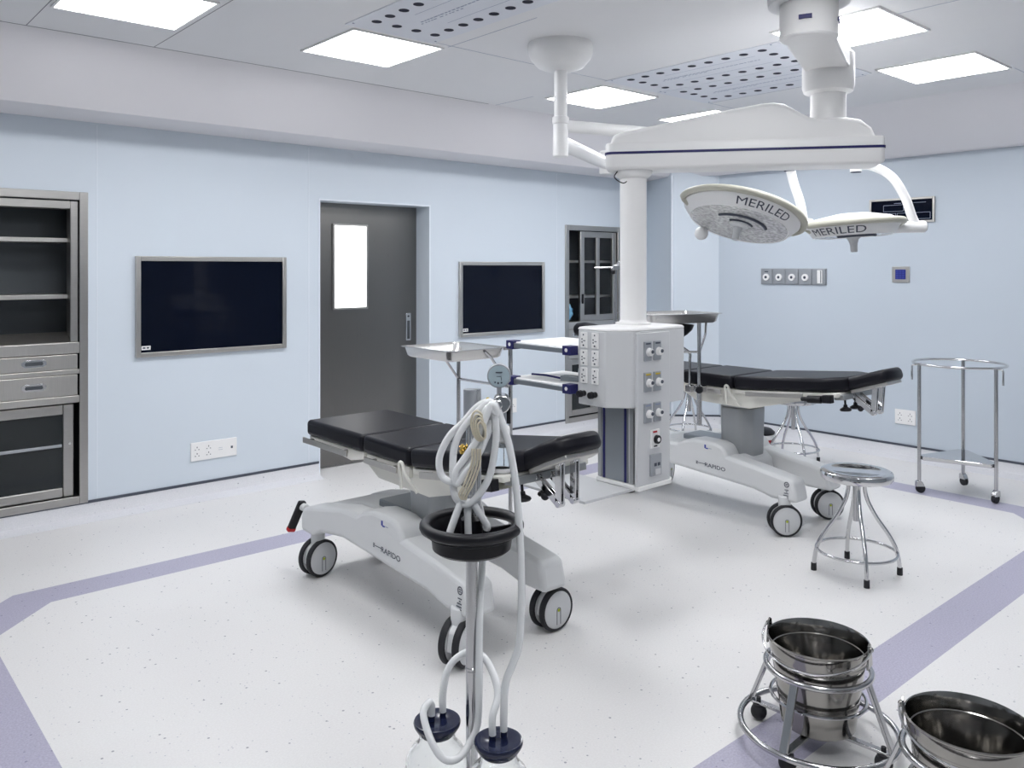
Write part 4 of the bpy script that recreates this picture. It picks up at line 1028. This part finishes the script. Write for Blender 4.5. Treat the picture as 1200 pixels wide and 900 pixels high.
# bowl: a deep dish over most of the ring, open on the right rear
b = B(); b.torus((0, 0, 0.970), 0.113, 0.0135, 64, 12)
b.done('bowl_ring', M['black'], t)
b = B(); n = 48; rings = []
A0, A1 = math.radians(75), math.radians(360+18)
prof = [(0.108, 0.968), (0.108, 0.950), (0.098, 0.945), (0.095, 0.918), (0.086, 0.911), (0.016, 0.911), (0.016, 0.916), (0.083, 0.916), (0.090, 0.922), (0.093, 0.948), (0.100, 0.968)]
for i in range(n+1):
    a = A0+(A1-A0)*i/n; rings.append([b._v((r*math.cos(a), r*math.sin(a), z_)) for r, z_ in prof])
b.skin(rings)
for a in (A0, A1):
    c_, s_ = math.cos(a), math.sin(a); nn = Vector((-s_, c_, 0))*0.003
    q = [Vector((0.014*c_, 0.014*s_, 0.911)), Vector((0.088*c_, 0.088*s_, 0.911)), Vector((0.097*c_, 0.097*s_, 0.946)), Vector((0.104*c_, 0.104*s_, 0.962)), Vector((0.014*c_, 0.014*s_, 0.958))]
    A = [b._v(p+nn) for p in q]; C = [b._v(p-nn) for p in q]
    for i in range(5): b._f([A[i], A[(i+1) % 5], C[(i+1) % 5], C[i]])
    b._f(A[::-1]); b._f(C)
b.lathe([(0.0145, 0.905), (0.028, 0.905), (0.026, 0.985), (0.0145, 0.995)], n=24)
b.done('bowl', M['black'], t, ang=30)
# regulator: gauge, valve body, steel neck, clear cup
gx, gv = 0.066, -0.01
b = B(); b.cyl((gx, gv+0.018, 1.331), (gx, gv-0.010, 1.331), 0.0285, n=32); b.mi = 1; b.cyl((gx, gv-0.0095, 1.331), (gx, gv-0.0115, 1.331), 0.0255, n=32)
b.mi = 2; b.box(gx-0.008, gv-0.013, 1.339, gx+0.008, gv-0.0112, 1.342)
for dx, dzz, w_, h_ in ((-0.009, -0.014, 0.003, 0.004), (-0.002, -0.016, 0.004, 0.005), (0.006, -0.015, 0.004, 0.004), (0.0, 0.0, 0.012, 0.0012), (0.006, -0.006, 0.0012, 0.008)): b.box(gx+dx-w_/2, gv-0.013, 1.331+dzz-h_/2, gx+dx+w_/2, gv-0.0112, 1.331+dzz+h_/2)
b.done('gauge', [M['plate'], M['gauge'], M['print']], t, bev=0.002)
b = B(); b.cyl((gx, gv, 1.28), (gx, gv, 1.306), 0.006, n=12); b.cyl((gx+0.006, gv+0.026, 1.266), (gx+0.006, gv-0.024, 1.266), 0.0215, n=28); b.cyl((gx-0.004, gv-0.022, 1.266), (gx-0.004, gv-0.036, 1.266), 0.013, n=20)
b.cyl((gx+0.01, gv, 1.20), (gx+0.01, gv, 1.25), 0.009, n=14); b.done('valve', M['chrome'], t, bev=0.003)
b = B(); b.cyl((gx+0.022, gv+0.01, 1.215), (gx+0.022, gv+0.01, 1.26), 0.006, n=12); b.done('valve_knob', M['black'], t)
b = B(); b.box(0.0, -0.006, 1.215, gx, 0.006, 1.228); b.done('bracket', M['tube'], t, bev=0.002)
b = B(); b.box(gx-0.006, gv-0.02, 1.172, gx+0.026, gv+0.02, 1.21); b.done('cup_head', M['white'], t, bev=0.006)
b = B(); b.lathe([(0.0, 1.106), (0.022, 1.106), (0.024, 1.11), (0.024, 1.172), (0.0215, 1.172), (0.0215, 1.112), (0, 1.112)], (gx+0.006, gv, 0), 28); b.done('cup', M['glass'], t)
b = B(); b.lathe([(0, 1.10), (0.020, 1.10), (0.0255, 1.104), (0.0255, 1.112), (0, 1.112)], (gx+0.006, gv, 0), 28); b.done('cup_base', M['white'], t)
b = B(); b.lathe([(0, -0.012), (0.006, -0.012), (0.008, -0.004), (0.006, 0.0), (0.009, 0.006), (0.0, 0.012)], (-0.022, -0.005, 1.155), 14); b.cyl((-0.022, -0.005, 1.155), (0, 0, 1.155), 0.004, n=10); b.done('brass_valve', M['brass'], t)
b = B(); b.cyl((0, 0, 1.243), (0.052, -0.022, 1.262), 0.005, n=10); b.mi = 1; b.ball((0.04, -0.031, 1.278), 0.005, n=10); b.cyl((0.04, -0.031, 1.278), (0.03, -0.013, 1.254), 0.0025, n=8); b.done('hook', [M['tube'], M['yellow']], t)
# carrier tray and wheeled foot (below the picture)
b = B(); b.box(-0.20, -0.20, 0.175, 0.20, 0.09, 0.185); b.lathe([(0.0145, 0.185), (0.03, 0.185), (0.03, 0.21), (0.0145, 0.215)], n=20); b.done('jar_tray', M['tube'], t, bev=0.004)
for k in range(5):
    a = 2*PI*k/5+0.3; c_, s_ = math.cos(a), math.sin(a)
    l = B().tube([(0, 0, 0.12), (0.12*c_, 0.12*s_, 0.10), (0.27*c_, 0.27*s_, 0.065)], 0.013, 10).done('leg', M['tube'], t)
    b = B(); b.cyl((0.27*c_-0.01*s_, 0.27*s_+0.01*c_, 0.026), (0.27*c_+0.01*s_, 0.27*s_-0.01*c_, 0.026), 0.026, n=20); b.cyl((0.27*c_, 0.27*s_, 0.04), (0.27*c_, 0.27*s_, 0.07), 0.008, n=10); b.done('caster', M['rubber'], l)

RzS = Matrix.Translation((SX, SY, 0)) @ Matrix.Rotation(YAW, 4, 'Z')
def on_stand(p): return tuple(RzS @ Vector(p))
def jar(u, v, label):
    t = thing('suction_jar', label, 'jar', on_stand((u, v, 0.1855)), YAW, group='glass suction jars')
    b = B()
    outer = [(0, 0.0), (0.068, 0.0), (0.076, 0.008), (0.077, 0.03), (0.077, 0.205), (0.074, 0.228), (0.062, 0.250), (0.048, 0.264), (0.043, 0.275), (0.043, 0.292)]
    inner = [(0.039, 0.292), (0.039, 0.273), (0.045, 0.260), (0.058, 0.246), (0.070, 0.226), (0.0725, 0.205), (0.0725, 0.014), (0.064, 0.008), (0, 0.007)]
    b.lathe(outer+inner, n=48); b.done('glass', M['glass'], t, ang=60)
    b = B(); b.lathe([(0, 0.284), (0.038, 0.284), (0.040, 0.292), (0.047, 0.292), (0.0555, 0.306), (0.057, 0.313), (0.055, 0.317), (0.045, 0.318), (0.025, 0.314), (0, 0.313)], n=48)
    for dx in (-0.014, 0.012): b.cyl((dx, 0.012+dx*0.6, 0.310), (dx, 0.012+dx*0.6, 0.342), 0.0085, 0.0065, n=14)
    b.done('lid', M['lid'], t, ang=50)
    return (u, v)
j1 = jar(-0.083, -0.005, 'clear glass suction jar with navy lid left of the stand pole')
j2 = jar(0.066, -0.088, 'clear glass suction jar with navy lid right of the stand pole, the closer jar')
zp = 0.1855+0.338
def ob(name, pts, r, mat, label, cat, closed=False, smooth=6, group=None, n=10):
    b = B(); b.tube(pts, r, n, closed=closed, smooth=smooth); o = b.done(name, mat, loc=(SX, SY, 0), rz=YAW); tag(o, label, cat, group); return o
G = 'clear suction hoses'
rh = 0.0088
ob('suction_hose', [S(20, 15, -0.030), S(29, 18, -0.034), S(35, 32, -0.036), S(44, 62, -0.037), S(52, 110, -0.038), S(57, 180, -0.040), S(58, 240, -0.045), S(55, 285, -0.055), S(48, 305, -0.066), (j2[0]+0.016, j2[1]+0.016, zp+0.10), (j2[0]+0.012, j2[1]+0.019, zp+0.03), (j2[0]+0.012, j2[1]+0.0195, zp-0.012)], rh, M['hose'], 'long clear hose hanging straight down from the hook to the right jar', 'hose', group=G)
ob('suction_hose', [(j1[0]+0.012, j1[1]+0.0195, zp-0.012), (j1[0]+0.012, j1[1]+0.02, zp+0.03), S(-31, 338, 0.02), S(-24, 325, 0.025), S(-12, 316, 0.028), S(2, 312, 0.028), S(16, 320, 0.02), S(27, 332, -0.02), S(31, 346, -0.05), (j2[0]-0.014, j2[1]+0.004, zp+0.03), (j2[0]-0.014, j2[1]+0.0036, zp-0.012)], rh, M['hose'], 'clear hose arching between the two jar lids behind the pole', 'hose', group=G)
ob('suction_hose', [(j1[0]-0.014, j1[1]+0.0036, zp-0.012), (j1[0]-0.014, j1[1]+0.003, zp+0.012), (j1[0]-0.020, j1[1]-0.004, zp+0.022), (j1[0]-0.030, j1[1]-0.03, zp+0.008), S(-44, 390, -0.075), S(-30, 407, -0.085), S(-14, 411, -0.07), S(-2, 403, -0.04), S(7, 385, -0.03), S(9, 350, -0.027), S(9, 290, -0.015), S(10, 240, 0.01), S(12, 200, 0.035), S(12, 165, 0.045), S(8, 140, 0.035), S(4, 126, 0.0)], rh, M['hose'], 'clear hose looping below the left jar lid and up along the pole', 'hose', group=G)
# hank of hose hung on the hook
b = B()
loops = [
    [(18, 12, -0.030), (6, 18, -0.028), (-8, 34, -0.026), (-25, 51, -0.026), (-36, 73, -0.028), (-36, 91, -0.030), (-29, 101, -0.033), (-17, 101, -0.036), (-5, 87, -0.040), (8, 68, -0.042), (18, 50, -0.042), (23, 33, -0.040), (22, 18, -0.036)],
    [(22, 10, -0.044), (8, 22, -0.036), (-10, 42, -0.030), (-19, 62, -0.029), (-21, 80, -0.030), (-21, 102, -0.032), (-19, 118, -0.034), (-12, 127, -0.037), (-1, 127, -0.040), (12, 113, -0.043), (22, 93, -0.046), (27, 68, -0.048), (29, 46, -0.050), (27, 24, -0.050)],
    [(20, 16, -0.055), (14, 32, -0.050), (16, 52, -0.052), (6, 74, -0.052), (-6, 90, -0.050), (-16, 104, -0.046), (-18, 92, -0.044), (-8, 76, -0.046), (4, 58, -0.052), (12, 40, -0.058), (24, 12, -0.060), (30, 22, -0.060)],
]
for lp in loops: b.tube([S(*p) for p in lp], rh, 10, closed=True, smooth=6)
for lp in ([(-11, 124, -0.038), (-17, 140, -0.042), (-26, 165, -0.05), (-29, 178, -0.052)], [(-4, 124, -0.03), (-4, 142, -0.03), (-3, 168, -0.034)], [(0, 124, -0.03), (9, 138, -0.036), (18, 152, -0.036), (18, 158, -0.034)]):
    b.tube([S(*p) for p in lp], rh, 10, smooth=5)
o = b.done('coiled_suction_hose', M['hose'], loc=(SX, SY, 0), rz=YAW); tag(o, 'hank of clear hose looped over the stand hook above the bowl', 'hose', G)
b = B()
for k in range(4):
    b.tube([S(9+1.3*k+(8-1.4*k)*math.cos(a)+2*math.sin(a), 36+1.5*k+(17-2.6*k)*math.sin(a), -0.062-0.003*k) for a in [2*PI*i/14 for i in range(14)]], 0.0024, 8, closed=True, smooth=3)
for k in range(4):
    b.tube([S(2+3.0*k, 62, -0.064), S(1+3.2*k, 80, -0.062), S(-7+3.4*k, 102, -0.060), S(-13+3.2*k, 114, -0.056), S(-10+1.5*k, 121, -0.052)], 0.0024, 8, smooth=4)
o = b.done('latex_tube_coil', M['hoseb'], loc=(SX, SY, 0), rz=YAW); tag(o, 'small coil of thin beige tube hung within the clear hose hank', 'tube')

# ------------------------------------------------------------------ camera, world, view
cam = bpy.data.cameras.new('camera'); cam.sensor_width = 36; cam.lens = 971/1200*36; cam.shift_y = -136/1200
cam.clip_start = 0.05
co = bpy.data.objects.new('camera', cam); COL.objects.link(co)
co.location = (0, 0, H); co.rotation_euler = (PI/2, 0, YAW)
sc = bpy.context.scene; sc.camera = co
w = bpy.data.worlds.new('world'); sc.world = w; w.use_nodes = True
w.node_tree.nodes['Background'].inputs[0].default_value = (0.8, 0.85, 0.9, 1); w.node_tree.nodes['Background'].inputs[1].default_value = 0.3
sc.view_settings.view_transform = 'Standard'; sc.view_settings.look = 'None'; sc.view_settings.exposure = 0.0
